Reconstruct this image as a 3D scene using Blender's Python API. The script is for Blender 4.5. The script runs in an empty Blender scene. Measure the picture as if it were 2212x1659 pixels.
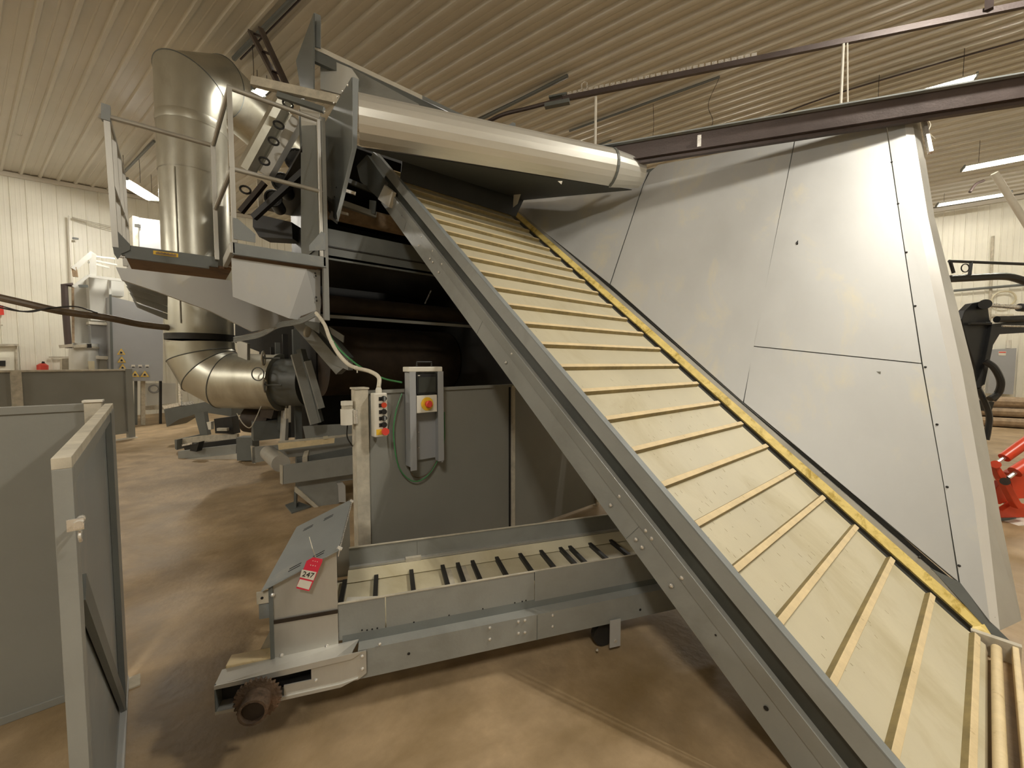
import bpy, math, random
import numpy as np
from math import sin, cos, tan, radians, atan, pi
random.seed(4)
SC = bpy.context.scene
COL = SC.collection

# ------------------------------------------------------------------ camera
FPX, EYE = 860.0, 1.35
PIT = atan(44.5 / FPX)
cam_d = bpy.data.cameras.new('camera'); cam = bpy.data.objects.new('camera', cam_d); COL.objects.link(cam)
cam_d.sensor_width = 36; cam_d.lens = 36 * FPX / 2212; cam_d.clip_start = .02; cam_d.clip_end = 200
cam.location = (0, 0, EYE); cam.rotation_euler = (pi / 2 - PIT, 0, radians(-40))
SC.camera = cam
# ------------------------------------------------------------------ world, exposure
w = bpy.data.worlds.new('world'); SC.world = w; w.use_nodes = True
w.node_tree.nodes['Background'].inputs[0].default_value = (1, .93, .8, 1)
w.node_tree.nodes['Background'].inputs[1].default_value = .02
SC.view_settings.view_transform = 'Standard'; SC.view_settings.look = 'None'
SC.view_settings.exposure = 1.0; SC.view_settings.gamma = 1; SC.view_settings.use_curve_mapping = False
SC.cycles.max_bounces = 8; SC.cycles.diffuse_bounces = 5; SC.cycles.glossy_bounces = 4
SC.cycles.sample_clamp_indirect = 6
# hall axes: the machine stands along x and y, the building is turned by 14.4 degrees
WD = np.array([-.2487, .9686, 0]); XD = np.array([.9686, .2487, 0]); ZD = np.array([0, 0, 1.])
def hall(x, w_, z): return XD * x + WD * w_ + ZD * z
RIDGE = 11.6
def ceil_z(x): return 5.40 + .1 * x if x < RIDGE else 5.40 + .1 * (2 * RIDGE - x)
WARM = (1, .945, .84)
def area(name, loc, size, size_y, power, rot=(0, 0, 0), color=WARM, spread=pi):
    l = bpy.data.lights.new(name, 'AREA'); l.shape = 'RECTANGLE'; l.size = size; l.size_y = size_y
    l.energy = power; l.color = color; l.spread = spread
    o = bpy.data.objects.new(name, l); COL.objects.link(o); o.location = loc; o.rotation_euler = rot
    return o
LAMPS = [  # hall x, hall w, lamp power: unseen fluorescent fittings added to light the hall
    (-2.2, -1.2, 150), (3.4, -2.2, 190), (9.5, -1.5, 45), (10.2, 4.5, 50), (-5.0, 5.0, 130), (9.0, 9.5, 90), (-5.5, 10.6, 130), (14.5, 1.5, 110)]

# ------------------------------------------------------------------ pixel -> point on a known plane
c50, s50 = cos(radians(50)), sin(radians(50))
CP = np.array([0, 0, EYE])
def ray(px, py):
    x = (px - 1106) / FPX; t = -(py - 829.5) / FPX
    f = cos(PIT) + t * sin(PIT); z = -sin(PIT) + t * cos(PIT)
    return np.array([x * s50 + f * c50, -x * c50 + f * s50, z])
def PN(px, py, n, p0):
    n = np.array(n, float); d = ray(px, py); return CP + d * (np.dot(np.array(p0) - CP, n) / np.dot(d, n))
def PX(px, py, a, v):
    d = ray(px, py); return CP + d * ((v - CP[a]) / d[a])
def PY(px, py, v): return PX(px, py, 1, v)
def PZ(px, py, v): return PX(px, py, 2, v)
def D(px, py, dep):
    d = ray(px, py); return CP + d * dep / (d[0] * c50 + d[1] * s50)
def V3(*a): return np.array(a, float)
def unit(v): v = np.array(v, float); return v / np.linalg.norm(v)

# ------------------------------------------------------------------ materials
def mat(name, col, rough=.5, metal=0., n_scale=6., n_amt=.12, bump=0., b_scale=60., stain=None, st_scale=2.5, st_lo=.5, st_hi=.7, stretch=(1, 1, 1), spec=.5, rvar=.12):
    m = bpy.data.materials.new(name); m.use_nodes = True; nt = m.node_tree; N = nt.nodes; L = nt.links
    b = N['Principled BSDF']; b.inputs['Metallic'].default_value = metal
    b.inputs['Specular IOR Level'].default_value = spec
    tc = N.new('ShaderNodeTexCoord'); mp = N.new('ShaderNodeMapping'); mp.inputs['Scale'].default_value = stretch
    L.new(tc.outputs['Object'], mp.inputs[0])
    nz = N.new('ShaderNodeTexNoise'); nz.inputs['Scale'].default_value = n_scale; nz.inputs['Detail'].default_value = 6; nz.inputs['Roughness'].default_value = .6
    L.new(mp.outputs[0], nz.inputs['Vector'])
    mx = N.new('ShaderNodeMix'); mx.data_type = 'RGBA'
    mx.inputs['A'].default_value = tuple(c * (1 - n_amt) for c in col) + (1,)
    mx.inputs['B'].default_value = tuple(min(1, c * (1 + n_amt)) for c in col) + (1,)
    cr = N.new('ShaderNodeMapRange'); cr.inputs['From Min'].default_value = .3; cr.inputs['From Max'].default_value = .7
    L.new(nz.outputs[0], cr.inputs[0]); L.new(cr.outputs[0], mx.inputs['Factor'])
    out = mx.outputs['Result']
    if stain:
        n2 = N.new('ShaderNodeTexNoise'); n2.inputs['Scale'].default_value = st_scale; n2.inputs['Detail'].default_value = 9; n2.inputs['Roughness'].default_value = .65; n2.inputs['Distortion'].default_value = .4
        L.new(mp.outputs[0], n2.inputs['Vector'])
        r2 = N.new('ShaderNodeMapRange'); r2.inputs['From Min'].default_value = st_lo; r2.inputs['From Max'].default_value = st_hi
        L.new(n2.outputs[0], r2.inputs[0])
        m2 = N.new('ShaderNodeMix'); m2.data_type = 'RGBA'; m2.inputs['B'].default_value = tuple(stain) + (1,)
        L.new(r2.outputs[0], m2.inputs['Factor']); L.new(out, m2.inputs['A']); out = m2.outputs['Result']
    L.new(out, b.inputs['Base Color'])
    rr = N.new('ShaderNodeMapRange'); rr.inputs['To Min'].default_value = max(.02, rough - rvar); rr.inputs['To Max'].default_value = min(1, rough + rvar)
    L.new(nz.outputs[0], rr.inputs[0]); L.new(rr.outputs[0], b.inputs['Roughness'])
    if bump:
        n3 = N.new('ShaderNodeTexNoise'); n3.inputs['Scale'].default_value = b_scale; n3.inputs['Detail'].default_value = 4
        L.new(mp.outputs[0], n3.inputs['Vector'])
        bp = N.new('ShaderNodeBump'); bp.inputs['Strength'].default_value = bump; bp.inputs['Distance'].default_value = .01
        L.new(n3.outputs[0], bp.inputs['Height']); L.new(bp.outputs[0], b.inputs['Normal'])
    return m
def emit(name, col, s):
    m = bpy.data.materials.new(name); m.use_nodes = True; b = m.node_tree.nodes['Principled BSDF']
    b.inputs['Base Color'].default_value = tuple(col) + (1,); b.inputs['Emission Color'].default_value = tuple(col) + (1,)
    b.inputs['Emission Strength'].default_value = s
    return m
M = {
 'floor': mat('concrete', (.39, .285, .17), .5, 0, 4.0, .3, .25, 30, stain=(.215, .145, .065), st_scale=.8, st_lo=.44, st_hi=.66, spec=.4),
 'ceil': mat('liner_ceiling', (.62, .585, .51), .30, 0, 1.2, .05, spec=.5, rvar=.05),
 'wall': mat('liner_wall', (.82, .80, .70), .4, 0, 1.5, .05, spec=.4),
 'grey': mat('grey_paint', (.27, .275, .255), .42, 0, 2.5, .10, .05, 90, stain=(.19, .19, .17), st_scale=2.2, st_lo=.52, st_hi=.8),
 'greyd': mat('dark_grey_paint', (.13, .14, .132), .45, 0, 3, .15, .05, 90),
 'greyb': mat('blue_grey_paint', (.25, .27, .27), .38, 0, 3, .12, .05, 90, stain=(.36, .35, .31), st_scale=5, st_lo=.58, st_hi=.75),
 'panel': mat('barrier_paint', (.25, .25, .225), .45, 0, 1.2, .08, .04, 90),
 'cap': mat('dusty_cap', (.50, .46, .37), .7, 0, 14, .22, .1, 90),
 'galv': mat('galvanised_sheet', (.52, .51, .47), .42, .55, 3.5, .14, .06, 40, stretch=(1, 1, .35)),
 'galvw': mat('pale_galvanised_sheet', (.51, .515, .505), .5, .35, 1.6, .07, .05, 25, stain=(.62, .58, .46), st_scale=3.2, st_lo=.55, st_hi=.78, stretch=(1, 1, .5)),
 'alu': mat('rolled_aluminium', (.66, .65, .60), .34, .55, 2.5, .10, .03, 60, stretch=(.3, .3, 3)),
 'duct': mat('duct_steel', (.56, .55, .47), .36, .75, 2.2, .15, .05, 30, stain=(.30, .27, .2), st_scale=1.6, st_lo=.5, st_hi=.8, stretch=(1, 1, .4)),
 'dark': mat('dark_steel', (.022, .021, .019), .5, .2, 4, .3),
 'black': mat('black_rubber', (.012, .012, .011), .55, 0, 6, .3),
 'groove': mat('shade_and_screen_dark', (.035, .038, .032), .45, 0, 5, .3),  # carries the shade of the frame recess, and colours the panel screen
 'rust': mat('rusty_drum', (.04, .027, .017), .6, .2, 4, .45, .2, 30),
 'rusts': mat('rusty_sprocket', (.11, .075, .05), .65, .3, 30, .45, .4, 90, stain=(.2, .12, .07), st_scale=12),
 'belt': mat('cream_belt', (.60, .55, .40), .38, 0, 2.2, .07, .04, 90, stain=(.46, .40, .24), st_scale=2.5, st_lo=.52, st_hi=.78, stretch=(1, .6, .6)),
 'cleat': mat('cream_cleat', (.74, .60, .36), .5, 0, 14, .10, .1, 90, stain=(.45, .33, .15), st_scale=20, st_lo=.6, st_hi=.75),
 'cleat_side': mat('olive_cleat_side', (.27, .21, .09), .6, 0, 14, .3),
 'yellow': mat('yellow_wear_strip', (.80, .63, .22), .4, 0, 12, .12, .1, 70, stain=(.45, .31, .05), st_scale=14, st_lo=.5, st_hi=.65),
 'plank': mat('underside_board', (.23, .13, .06), .6, 0, 3, .25, stain=(.12, .06, .03), st_scale=5),
 'white': mat('white_plastic', (.72, .69, .60), .4, 0, 10, .06),
 'bright': mat('bright_zinc', (.78, .76, .72), .28, .7, 30, .06),
 'red': mat('red_plastic', (.75, .07, .05), .35, 0, 10, .05),
 'tagred': mat('tag_red', (.72, .03, .07), .35, 0, 10, .05),
 'yel': mat('yellow_plastic', (.85, .55, .04), .4, 0, 10, .05),
 'green': mat('green_cable', (.06, .25, .09), .4, 0, 8, .1),
 'cream': mat('white_conduit', (.62, .57, .46), .45, 0, 20, .12),
 'hose': mat('brown_hose', (.10, .07, .04), .5, 0, 14, .3),
 'cab': mat('cabinet_grey', (.36, .37, .38), .4, 0, 2, .05),
 'cabw': mat('cabinet_white', (.62, .62, .58), .4, 0, 2, .05),
 'orange': mat('orange_pvc', (.62, .28, .12), .5, 0, 5, .1),
 'tred': mat('loader_red', (.62, .06, .02), .35, 0, 5, .1),
 'tblack': mat('loader_black', (.02, .021, .022), .35, 0, 5, .2),
 'wood': mat('rough_timber', (.33, .24, .15), .8, 0, 12, .3, .3, 50),
 'tube': emit('fluorescent_tube', (1, .95, .82), 11),
 'beam': mat('primer_brown_beam', (.075, .055, .05), .42, .3, 4, .2, .1, 70),
 'ink': mat('ink', (.01, .01, .01), .6, 0, 4, .1),
}

# ------------------------------------------------------------------ mesh helper
class MB:
    def __init__(s): s.v = []; s.f = []; s.smooth = []
    def add(s, vs, fs, sm=False):
        k = len(s.v); s.v += [tuple(float(c) for c in p) for p in vs]; s.f += [tuple(i + k for i in f) for f in fs]; s.smooth += [sm] * len(fs); return s
    def box(s, x0, x1, y0, y1, z0, z1):
        return s.obox(V3(0, 0, 0), V3(1, 0, 0), V3(0, 1, 0), V3(0, 0, 1), x0, x1, y0, y1, z0, z1)
    def obox(s, o, a, b, c, x0, x1, y0, y1, z0, z1):
        vs = [o + a * x + b * y + c * z for z in (z0, z1) for y in (y0, y1) for x in (x0, x1)]
        return s.add(vs, [(0, 2, 3, 1), (4, 5, 7, 6), (0, 1, 5, 4), (2, 6, 7, 3), (0, 4, 6, 2), (1, 3, 7, 5)])
    def slab(s, pts, t):
        n = len(pts); pts = [np.array(p, float) for p in pts]; t = np.array(t, float)
        vs = pts + [p + t for p in pts]
        fs = [tuple(range(n)), tuple(range(2 * n - 1, n - 1, -1))] + [(i, i + n, (i + 1) % n + n, (i + 1) % n) for i in range(n)]
        return s.add(vs, fs)
    def bar(s, a, b, w, h=None, up=(0, 0, 1)):
        a = np.array(a, float); b = np.array(b, float); h = h or w
        d = unit(b - a); up = np.array(up, float)
        if abs(np.dot(d, unit(up))) > .98: up = V3(1, 0, 0)
        x = unit(np.cross(d, up)); y = np.cross(x, d)
        return s.obox(a, d, x, y, 0, np.linalg.norm(b - a), -w / 2, w / 2, -h / 2, h / 2)
    def tube(s, path, r, seg=8, closed=False, cap=True):
        path = [np.array(p, float) for p in path]; n = len(path); rs = r if hasattr(r, '__len__') else [r] * n
        up = None; rings = []
        for i in range(n):
            if closed: d = unit(path[(i + 1) % n] - path[i - 1])
            else: d = unit(path[min(i + 1, n - 1)] - path[max(i - 1, 0)])
            if up is None: up = V3(0, 0, 1) if abs(d[2]) < .9 else V3(1, 0, 0)
            x = unit(np.cross(d, up)); up = np.cross(x, d)
            rings.append([path[i] + (x * cos(2 * pi * k / seg) + up * sin(2 * pi * k / seg)) * rs[i] for k in range(seg)])
        vs = [p for q in rings for p in q]; fs = []
        for i in range(n if closed else n - 1):
            j = (i + 1) % n
            for k in range(seg): fs.append((i * seg + k, i * seg + (k + 1) % seg, j * seg + (k + 1) % seg, j * seg + k))
        s.add(vs, fs, seg > 6)
        if cap and not closed:
            s.add(rings[0], [tuple(range(seg - 1, -1, -1))]); s.add(rings[-1], [tuple(range(seg))])
        return s
    def cyl(s, a, b, r, seg=24): return s.tube([a, b], r, seg)
    def build(s, name, m, parent=None, bevel=0):
        me = bpy.data.meshes.new(name)
        base = np.array(parent['_o']) if parent is not None and '_o' in parent else V3(0, 0, 0)
        me.from_pydata([tuple(np.array(v) - base) for v in s.v], [], s.f)
        me.polygons.foreach_set('use_smooth', s.smooth)
        if any(s.smooth): me.set_sharp_from_angle(angle=radians(35))
        me.materials.append(M[m] if isinstance(m, str) else m); me.update()
        o = bpy.data.objects.new(name, me); COL.objects.link(o)
        if parent is not None: o.parent = parent; o['_o'] = [float(x) for x in base]
        if bevel:
            b = o.modifiers.new('bevel', 'BEVEL'); b.width = bevel; b.segments = 2; b.limit_method = 'ANGLE'
        return o
def tag(o, label, cat, group=None):
    o['label'] = label; o['category'] = cat
    if group: o['group'] = group
    return o
def thing(name, label, cat, loc, group=None):
    o = bpy.data.objects.new(name, None); COL.objects.link(o); o.location = tuple(float(c) for c in loc); o.empty_display_size = .1
    o['_o'] = [float(c) for c in loc]
    return tag(o, label, cat, group)
def solo(mb, name, m, label, cat, group=None, bevel=0):
    return tag(mb.build(name, m, None, bevel), label, cat, group)
def struct(name, mb, m): o = mb.build(name, m); o['kind'] = 'structure'; return o
def bolts(parent, pts, n, r=.008, m='bright', name='bolt'):
    n = unit(n); base = np.array(parent['_o']); me = None
    for p in pts:
        if me is None:
            b = MB(); b.tube([V3(0, 0, 0), n * r * .45, n * r * .8], [r, r * .85, r * .35], 8); o = b.build(name, m, None); me = o.data
        else: o = bpy.data.objects.new(name, me); COL.objects.link(o)
        o.parent = parent; o.location = tuple(np.array(p) - base)
def arc(c, a, b, r, t0, t1, n):
    return [c + (a * cos(t) + b * sin(t)) * r for t in np.linspace(t0, t1, n)]
def curve_pts(ctrl, n=40):   # Catmull-Rom through control points
    P = [np.array(p, float) for p in ctrl]; P = [2 * P[0] - P[1]] + P + [2 * P[-1] - P[-2]]; out = []
    k = max(2, n // (len(P) - 3))
    for i in range(1, len(P) - 2):
        for t in np.linspace(0, 1, k, endpoint=False):
            out.append(.5 * (2 * P[i] + (P[i + 1] - P[i - 1]) * t + (2 * P[i - 1] - 5 * P[i] + 4 * P[i + 1] - P[i + 2]) * t * t + (3 * P[i] - P[i - 1] - 3 * P[i + 1] + P[i + 2]) * t ** 3))
    out.append(P[-2]); return out
def text(txt, size, org, xa, ya, m, parent, name='lettering'):
    cu = bpy.data.curves.new('t', 'FONT'); cu.body = txt; cu.size = size; cu.align_x = 'CENTER'; cu.align_y = 'CENTER'; cu.extrude = .0006
    t = bpy.data.objects.new('t', cu); COL.objects.link(t); bpy.context.view_layer.update()
    me = bpy.data.meshes.new_from_object(t.evaluated_get(bpy.context.evaluated_depsgraph_get())); bpy.data.objects.remove(t)
    xa = unit(xa); ya = unit(ya); za = np.cross(xa, ya); base = np.array(parent['_o']) if '_o' in parent else V3(0, 0, 0)
    for v in me.vertices: v.co = tuple(np.array(org) + xa * v.co.x + ya * v.co.y + za * v.co.z - base)
    me.materials.clear(); me.materials.append(M[m]); me.name = name
    o = bpy.data.objects.new(name, me); COL.objects.link(o); o.parent = parent; return o

# ================================================================== THE HALL
XL, XR, WN, WF = -9.0, 17.3, -8.0, 14.0
b = MB(); b.obox(V3(0, 0, 0), XD, WD, ZD, XL, XR, WN, WF, -.2, 0); struct('floor', b, 'floor')
def ribbed(o, run, across, up, L0, L1, A0, A1, pitch, rib_w, rib_h, minor=2, zfun=None, n_off=0.0):
    """sheet whose profile runs along `across`, extruded along `run`; ribs stand out along `up`"""
    pr = []; a = A0 + n_off
    while a < A1:
        pr += [(a, 0), (a + rib_w * .25, rib_h), (a + rib_w * .75, rib_h), (a + rib_w, 0)]
        for k in range(minor):
            c = a + rib_w + (pitch - rib_w) * (k + 1) / (minor + 1)
            pr += [(c - .012, 0), (c - .005, rib_h * .12), (c + .005, rib_h * .12), (c + .012, 0)]
        a += pitch
    vs = []; fs = []; n = len(pr)
    for L in (L0, L1):
        for a_, h in pr: vs.append(o + run * L + across * a_ + up * h + (ZD * zfun(a_) if zfun else 0))
    for i in range(n - 1): fs.append((i, i + 1, n + i + 1, n + i))
    return MB().add(vs, fs)
cz = ribbed(V3(0, 0, 0), WD, XD, -ZD, WN, WF, XL, XR + .3,   .272, .070, .040, 1, ceil_z, -.09)
cz.slab([hall(XL, WN, ceil_z(XL) + .05), hall(RIDGE, WN, ceil_z(RIDGE) + .05), hall(XR, WN, ceil_z(XR) + .05), hall(XR, WN, 8), hall(XL, WN, 8)], WD * (WF - WN))
struct('ceiling', cz, 'ceil')
wl = ribbed(WD * WF, ZD, XD, -WD, 0, 7, XL, XR, .2286, .030, .020, 2, None)
wl.obox(V3(0, 0, 0), XD, WD, ZD, XL, XR, WF + .03, WF + .2, 0, 7); struct('wall_left', wl, 'wall')
wr = ribbed(XD * XR, ZD, WD, -XD, 0, 7, WN, WF, .2286, .035, .020, 1, None)
wr.obox(V3(0, 0, 0), XD, WD, ZD, XR + .03, XR + .2, WN, WF, 0, 7); struct('wall_right', wr, 'wall')
b = MB(); b.obox(V3(0, 0, 0), XD, WD, ZD, XL - .2, XL, WN, WF, 0, 7); struct('wall_back', b, 'wall')
b = MB(); b.obox(V3(0, 0, 0), XD, WD, ZD, XL, XR, WN - .2, WN, 0, 7); struct('wall_near', b, 'wall')
b = MB()
for x in (XL, RIDGE):
    x2 = RIDGE if x == XL else XR
    b.slab([hall(x, WF - .10, ceil_z(x) - .02), hall(x2, WF - .10, ceil_z(x2) - .02), hall(x2, WF - .10, ceil_z(x2) - .11), hall(x, WF - .10, ceil_z(x) - .11)], WD * .07)
struct('trim_1', b, 'greyd' if False else 'ceil')
b = MB(); b.obox(V3(0, 0, 0), XD, WD, ZD, XR - .12, XR - .02, WN, WF, ceil_z(XR) - .14, ceil_z(XR) - .03); struct('trim_2', b, 'ceil')

# ceiling lamps: fitting with two tubes; the lamp's own light sits in it
def lamp(p, ax, power, L=1.25, label='', group='fluorescent fittings under the ceiling', drop=.35, deep=False):
    t = thing('fluorescent_fixture', label, 'ceiling light', p, group)
    ax = unit(ax); sd = unit(np.cross(ax, ZD)); p = np.array(p, float)
    b = MB(); b.slab([p - ax * L / 2 + sd * .16, p - ax * L / 2 + sd * .06 + ZD * .07, p - ax * L / 2 - sd * .06 + ZD * .07, p - ax * L / 2 - sd * .16, p - ax * L / 2 - sd * .155 - ZD * .0, p - ax * L / 2 - sd * .055 + ZD * .06, p - ax * L / 2 + sd * .055 + ZD * .06, p - ax * L / 2 + sd * .155], ax * L)
    b.build('reflector_housing', 'white', t)
    for s_ in (-1, 1):
        q = p + sd * s_ * .08 + ZD * .01
        MB().cyl(q - ax * (L / 2 - .03), q + ax * (L / 2 - .03), .019, 10).build('tube', 'tube', t)
        MB().obox(p, ax, sd, ZD, s_ * L / 2 - .012, s_ * L / 2 + .012, -.13, .13, -.01, .05).build('end_cap', 'greyd', t)
    for s_ in (-.4, .4):
        q = p + ax * s_ * L; MB().cyl(q + ZD * .06, q + ZD * drop, .004, 5).build('hanger_wire', 'dark', t)
    if power:
        a_ = math.atan2(ax[1], ax[0])
        for s_ in (-1, 1):
            o = area('fixture_light', tuple(sd * s_ * .08 + ZD * (.012 if deep else -.010)), .05, L * .94, power / 2); o.parent = t
            n_ = unit(-ZD + sd * s_ * .8); x_ = unit(ax)
            import mathutils
            zc_ = mathutils.Vector(tuple(-n_)); yc_ = mathutils.Vector(tuple(x_)); xc_ = yc_.cross(zc_)
            o.rotation_euler = mathutils.Matrix((xc_, yc_, zc_)).transposed().to_euler()
    return t
for i, (x, w_, pw) in enumerate(LAMPS):
    lamp(hall(x, w_, ceil_z(x) - .55), WD, pw, 1.25, 'unseen twin-tube fluorescent fitting added under the ribbed ceiling to light the hall', 'unseen fluorescent fittings added for light', drop=.55)
pL = D(300, 412, 8.2)
lamp(pL, unit(WD + XD * .9), 130, 1.0, 'bright twin-tube fitting hanging near the far left wall beside the big duct', drop=.5)
pM = D(567, 193, 5.2)
lamp(pM, XD, 10, .14, 'glowing fitting half hidden behind the slanting duct near the railing top', drop=.2)
pR = D(2080, 366, 9.0)
lamp(pR - WD * 1.15, WD, 130, 2.3, 'long bright twin-tube fitting at the right edge above the black loader', drop=.55)
pR2 = D(2100, 432, 10.8)
lamp(pR2, WD, 0, 1.3, 'small dim fitting far off above the right wall', drop=.3)

# ================================================================== INCLINED CONVEYOR
EL = radians(40.3); ID = V3(0, cos(EL), sin(EL)); ND = V3(0, -sin(EL), cos(EL)); UX = V3(1, 0, 0)
def K(u, i, n): return UX * u + ID * i + ND * n
U0, U1 = 1.49, 2.90
ic = thing('inclined_conveyor', 'large slanting cleated conveyor with cream belt and grey side frame crossing the picture', 'conveyor', (1.49, .3, 0))
def prof_i(pts, i0, i1, name, m, parent=ic, floor_cut=True):
    """cross-section (u, n) swept along the slope, cut level with the floor at the foot"""
    vs = []
    for a in ('lo', 'hi'):
        for u, n in pts:
            i = (i0 if i0 > 0.3 else max(i0, (0.012 - n * cos(EL)) / sin(EL))) if a == 'lo' else i1
            vs.append(K(u, i, n))
    k = len(pts); fs = [(j, (j + 1) % k, k + (j + 1) % k, k + j) for j in range(k)] + [tuple(range(k - 1, -1, -1)), tuple(range(k, 2 * k))]
    return MB().add(vs, fs).build(name, m, parent)
IT = 4.62
prof_i([(U0, -.205), (U0, -.100), (U0 + .006, -.100), (U0 + .006, -.199), (U0 + .05, -.199), (U0 + .05, -.205)], 0, IT, 'lower_web', 'grey')
prof_i([(U0 - .004, -.100), (U0 - .012, -.040), (U0 + .028, -.034), (U0 + .028, -.040), (U0 - .004, -.045), (U0 + .004, -.100)], 0, IT, 'upper_web', 'grey')
prof_i([(U0 + .012, -.036), (U0 + .022, .024), (U0 + .03, .024), (U0 + .03, -.036)], 0, IT + .1, 'shaded_recess', 'groove')  # recess shadow beside the flange put into this strip's near-black colour
prof_i([(U0 + .018, .000), (U0 + .0195, .003), (U0 + .022, .003), (U0 + .022, .000)], 0, IT, 'channel_seam', 'greyd')
prof_i([(U0 + .002, .024), (U0 + .012, .090), (U0 + .030, .094), (U0 + .030, .090), (U0 + .017, .086), (U0 + .008, .024)], 0, 5.12, 'side_skirt', 'grey')
prof_i([(U0 + .010, .090), (U0 + .010, .095), (U0 + .046, .095), (U0 + .046, .090)], 0, 5.12, 'skirt_lip', 'greyb')
# seams and bolts on the near frame
for q in [(925, 557), (960, 586), (914, 540)]: pass
bp = [(911, 512), (905, 530), (935, 542), (929, 559), (935, 566), (955, 570), (948, 588), (1106, 764), (1093, 783), (1338, 1072), (1319, 1091), (1395, 1146), (1408, 1163), (1374, 1165), (1387, 1182), (1473, 1248), (1450, 1265)]
bolts(ic, [PX(x, y, 0, U0 - .004) for x, y in bp], (-1, 0, 0), .0095)
b = MB()
for x, y in [(1655, 1530), (868, 466), (1546, 1372)]:
    c = PX(x, y, 0, U0 - .004); b.cyl(c, c - UX * .001, .008 if x > 1600 else .004, 10)
b.build('bolt_hole', 'ink', ic)
for ii in (4.02, 2.62, 1.13):
    prof = MB(); prof.slab([K(U0 - .0012, ii, -.203), K(U0 - .0012, ii, -.104), K(U0 - .0012, ii + .002, -.104), K(U0 - .0012, ii + .002, -.203)], UX * .003); prof.build('frame_joint', 'greyd', ic)
b = MB(); b.slab([PX(830, 400, 0, U0 - .03), PX(849, 415, 0, U0 - .03), PX(840, 448, 0, U0 - .03), PX(816, 430, 0, U0 - .03)], UX * .03); b.build('sensor_plate', 'white', ic)
b = MB(); b.slab([PX(x, y, 0, U0 + .06) for x, y in [(779, 352), (805, 338), (850, 400), (838, 440), (790, 395)]], -UX * .055); b.build('head_bearing_plate', 'greyd', ic)
# belt: slope and short level tail
BW0, BW1 = U0 + .055, 2.812
BN = .062
zt = K(0, .02, BN); tail_y = zt[1]; tail_z = zt[2]
b = MB(); top = [K(BW0, 4.66, BN), K(BW1, 4.66, BN)]
pr = [K(0, 4.66, BN)[1:], K(0, .10, BN)[1:], (tail_y - .022, tail_z - .006), (tail_y - .03, tail_z - .04)]
hd_ = arc(K(0, 4.66, BN - .11), ID, ND, .11, pi / 2, -pi / 2, 9)
line = [V3(0, *p) for p in pr[::-1]] + hd_[1:]
vs = [p + UX * u for p in line for u in (BW0, BW1)]; fs = [(2 * i, 2 * i + 1, 2 * i + 3, 2 * i + 2) for i in range(len(line) - 1)]
vs2 = [p + UX * u - (ND * .008 if j < 5 else V3(0, 0, 0)) for j, p in enumerate(line) for u in (BW0, BW1)]
b.add(vs, fs, True); b.build('belt', 'belt', ic)
cl0 = None
for k in range(-1, 24):
    i = .238 + .1925 * k
    if i < .0: continue
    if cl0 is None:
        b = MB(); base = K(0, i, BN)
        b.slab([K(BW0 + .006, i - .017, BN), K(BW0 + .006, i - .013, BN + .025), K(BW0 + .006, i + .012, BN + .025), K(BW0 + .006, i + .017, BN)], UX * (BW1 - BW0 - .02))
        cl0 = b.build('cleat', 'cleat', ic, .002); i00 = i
        cl0.data.materials.append(M['cleat_side'])
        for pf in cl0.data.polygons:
            if abs(np.dot(np.array(pf.normal), ID)) > .8: pf.material_index = 1  # both slope faces of each cleat take a darker olive-brown
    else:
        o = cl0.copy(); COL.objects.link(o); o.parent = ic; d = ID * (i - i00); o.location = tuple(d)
MB().tube([V3(BW0, -.078, .062), V3(2.80, -.078, .062)], .017, 14).build('tail_roller', 'cleat', ic)
MB().box(BW0, 2.83, -.142, -.122, .03, .085).build('tail_bar', 'cleat', ic, .005)
# belt scuffs
rs = random.Random(8); b = MB()
for k in range(150):
    i = rs.choice([rs.uniform(.3, 1.7), rs.uniform(.3, 2.4)]); j = round((i - .238) / .1925); i = .238 + .1925 * j + rs.uniform(.025, .08) * rs.choice([1, 1, -1]); u = rs.uniform(BW0 + .03, BW1 - .3) if rs.random() < .5 else rs.gauss(BW0 + .35, .2)
    if not BW0 + .02 < u < BW1 - .04: continue
    L = rs.uniform(.004, .022); s_ = rs.uniform(-.3, .3)
    b.slab([K(u, i, BN + .0008), K(u + .0012, i, BN + .0008), K(u + .0012 + L * s_, i + L, BN + .0008), K(u + L * s_, i + L, BN + .0008)], ND * .0003)
o = b.build('scuff_marks', mat('scuff', (.33, .26, .12), .6), ic); o['kind'] = 'stuff'
# gap, wear strip and far skirt
prof_i([(BW1 + .004, .01), (BW1 + .125, .01), (BW1 + .125, .02), (BW1 + .004, .02)], 0.02, 4.7, 'dark_gap_liner', 'black')
prof_i([(2.895, .070), (2.932, .105), (2.941, .100), (2.902, .060)], .03, 4.60, 'wear_strip', 'yellow')
prof_i([(2.936, .100), (2.945, .128), (2.962, .128), (2.962, .06), (2.941, .06)], .03, 4.66, 'far_skirt', 'galv')
prof_i([(2.962, .05), (2.962, .150), (2.972, .150), (2.972, .05)], .03, 4.66, 'far_skirt_gasket', 'black')
prof_i([(2.93, -.2), (2.93, .05), (2.96, .05), (2.96, -.2)], 0, 4.66, 'far_web', 'grey')
b = MB(); e_ = K(2.88, .03, .05)
b.slab([e_ - UX * .03 + V3(0, .01, .01), e_ + UX * .05 + V3(0, .0, .04), e_ + UX * .085 + V3(0, -.01, .065), e_ + V3(0, -.055, .02), e_ - UX * .035 + V3(0, -.03, .005)], V3(0, -.004, -.012)); b.build('rail_end_cap', 'yellow', ic)
MB().box(2.83, 2.86, -.15, .0, .0, .09).build('tail_frame', 'cap', ic)

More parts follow.
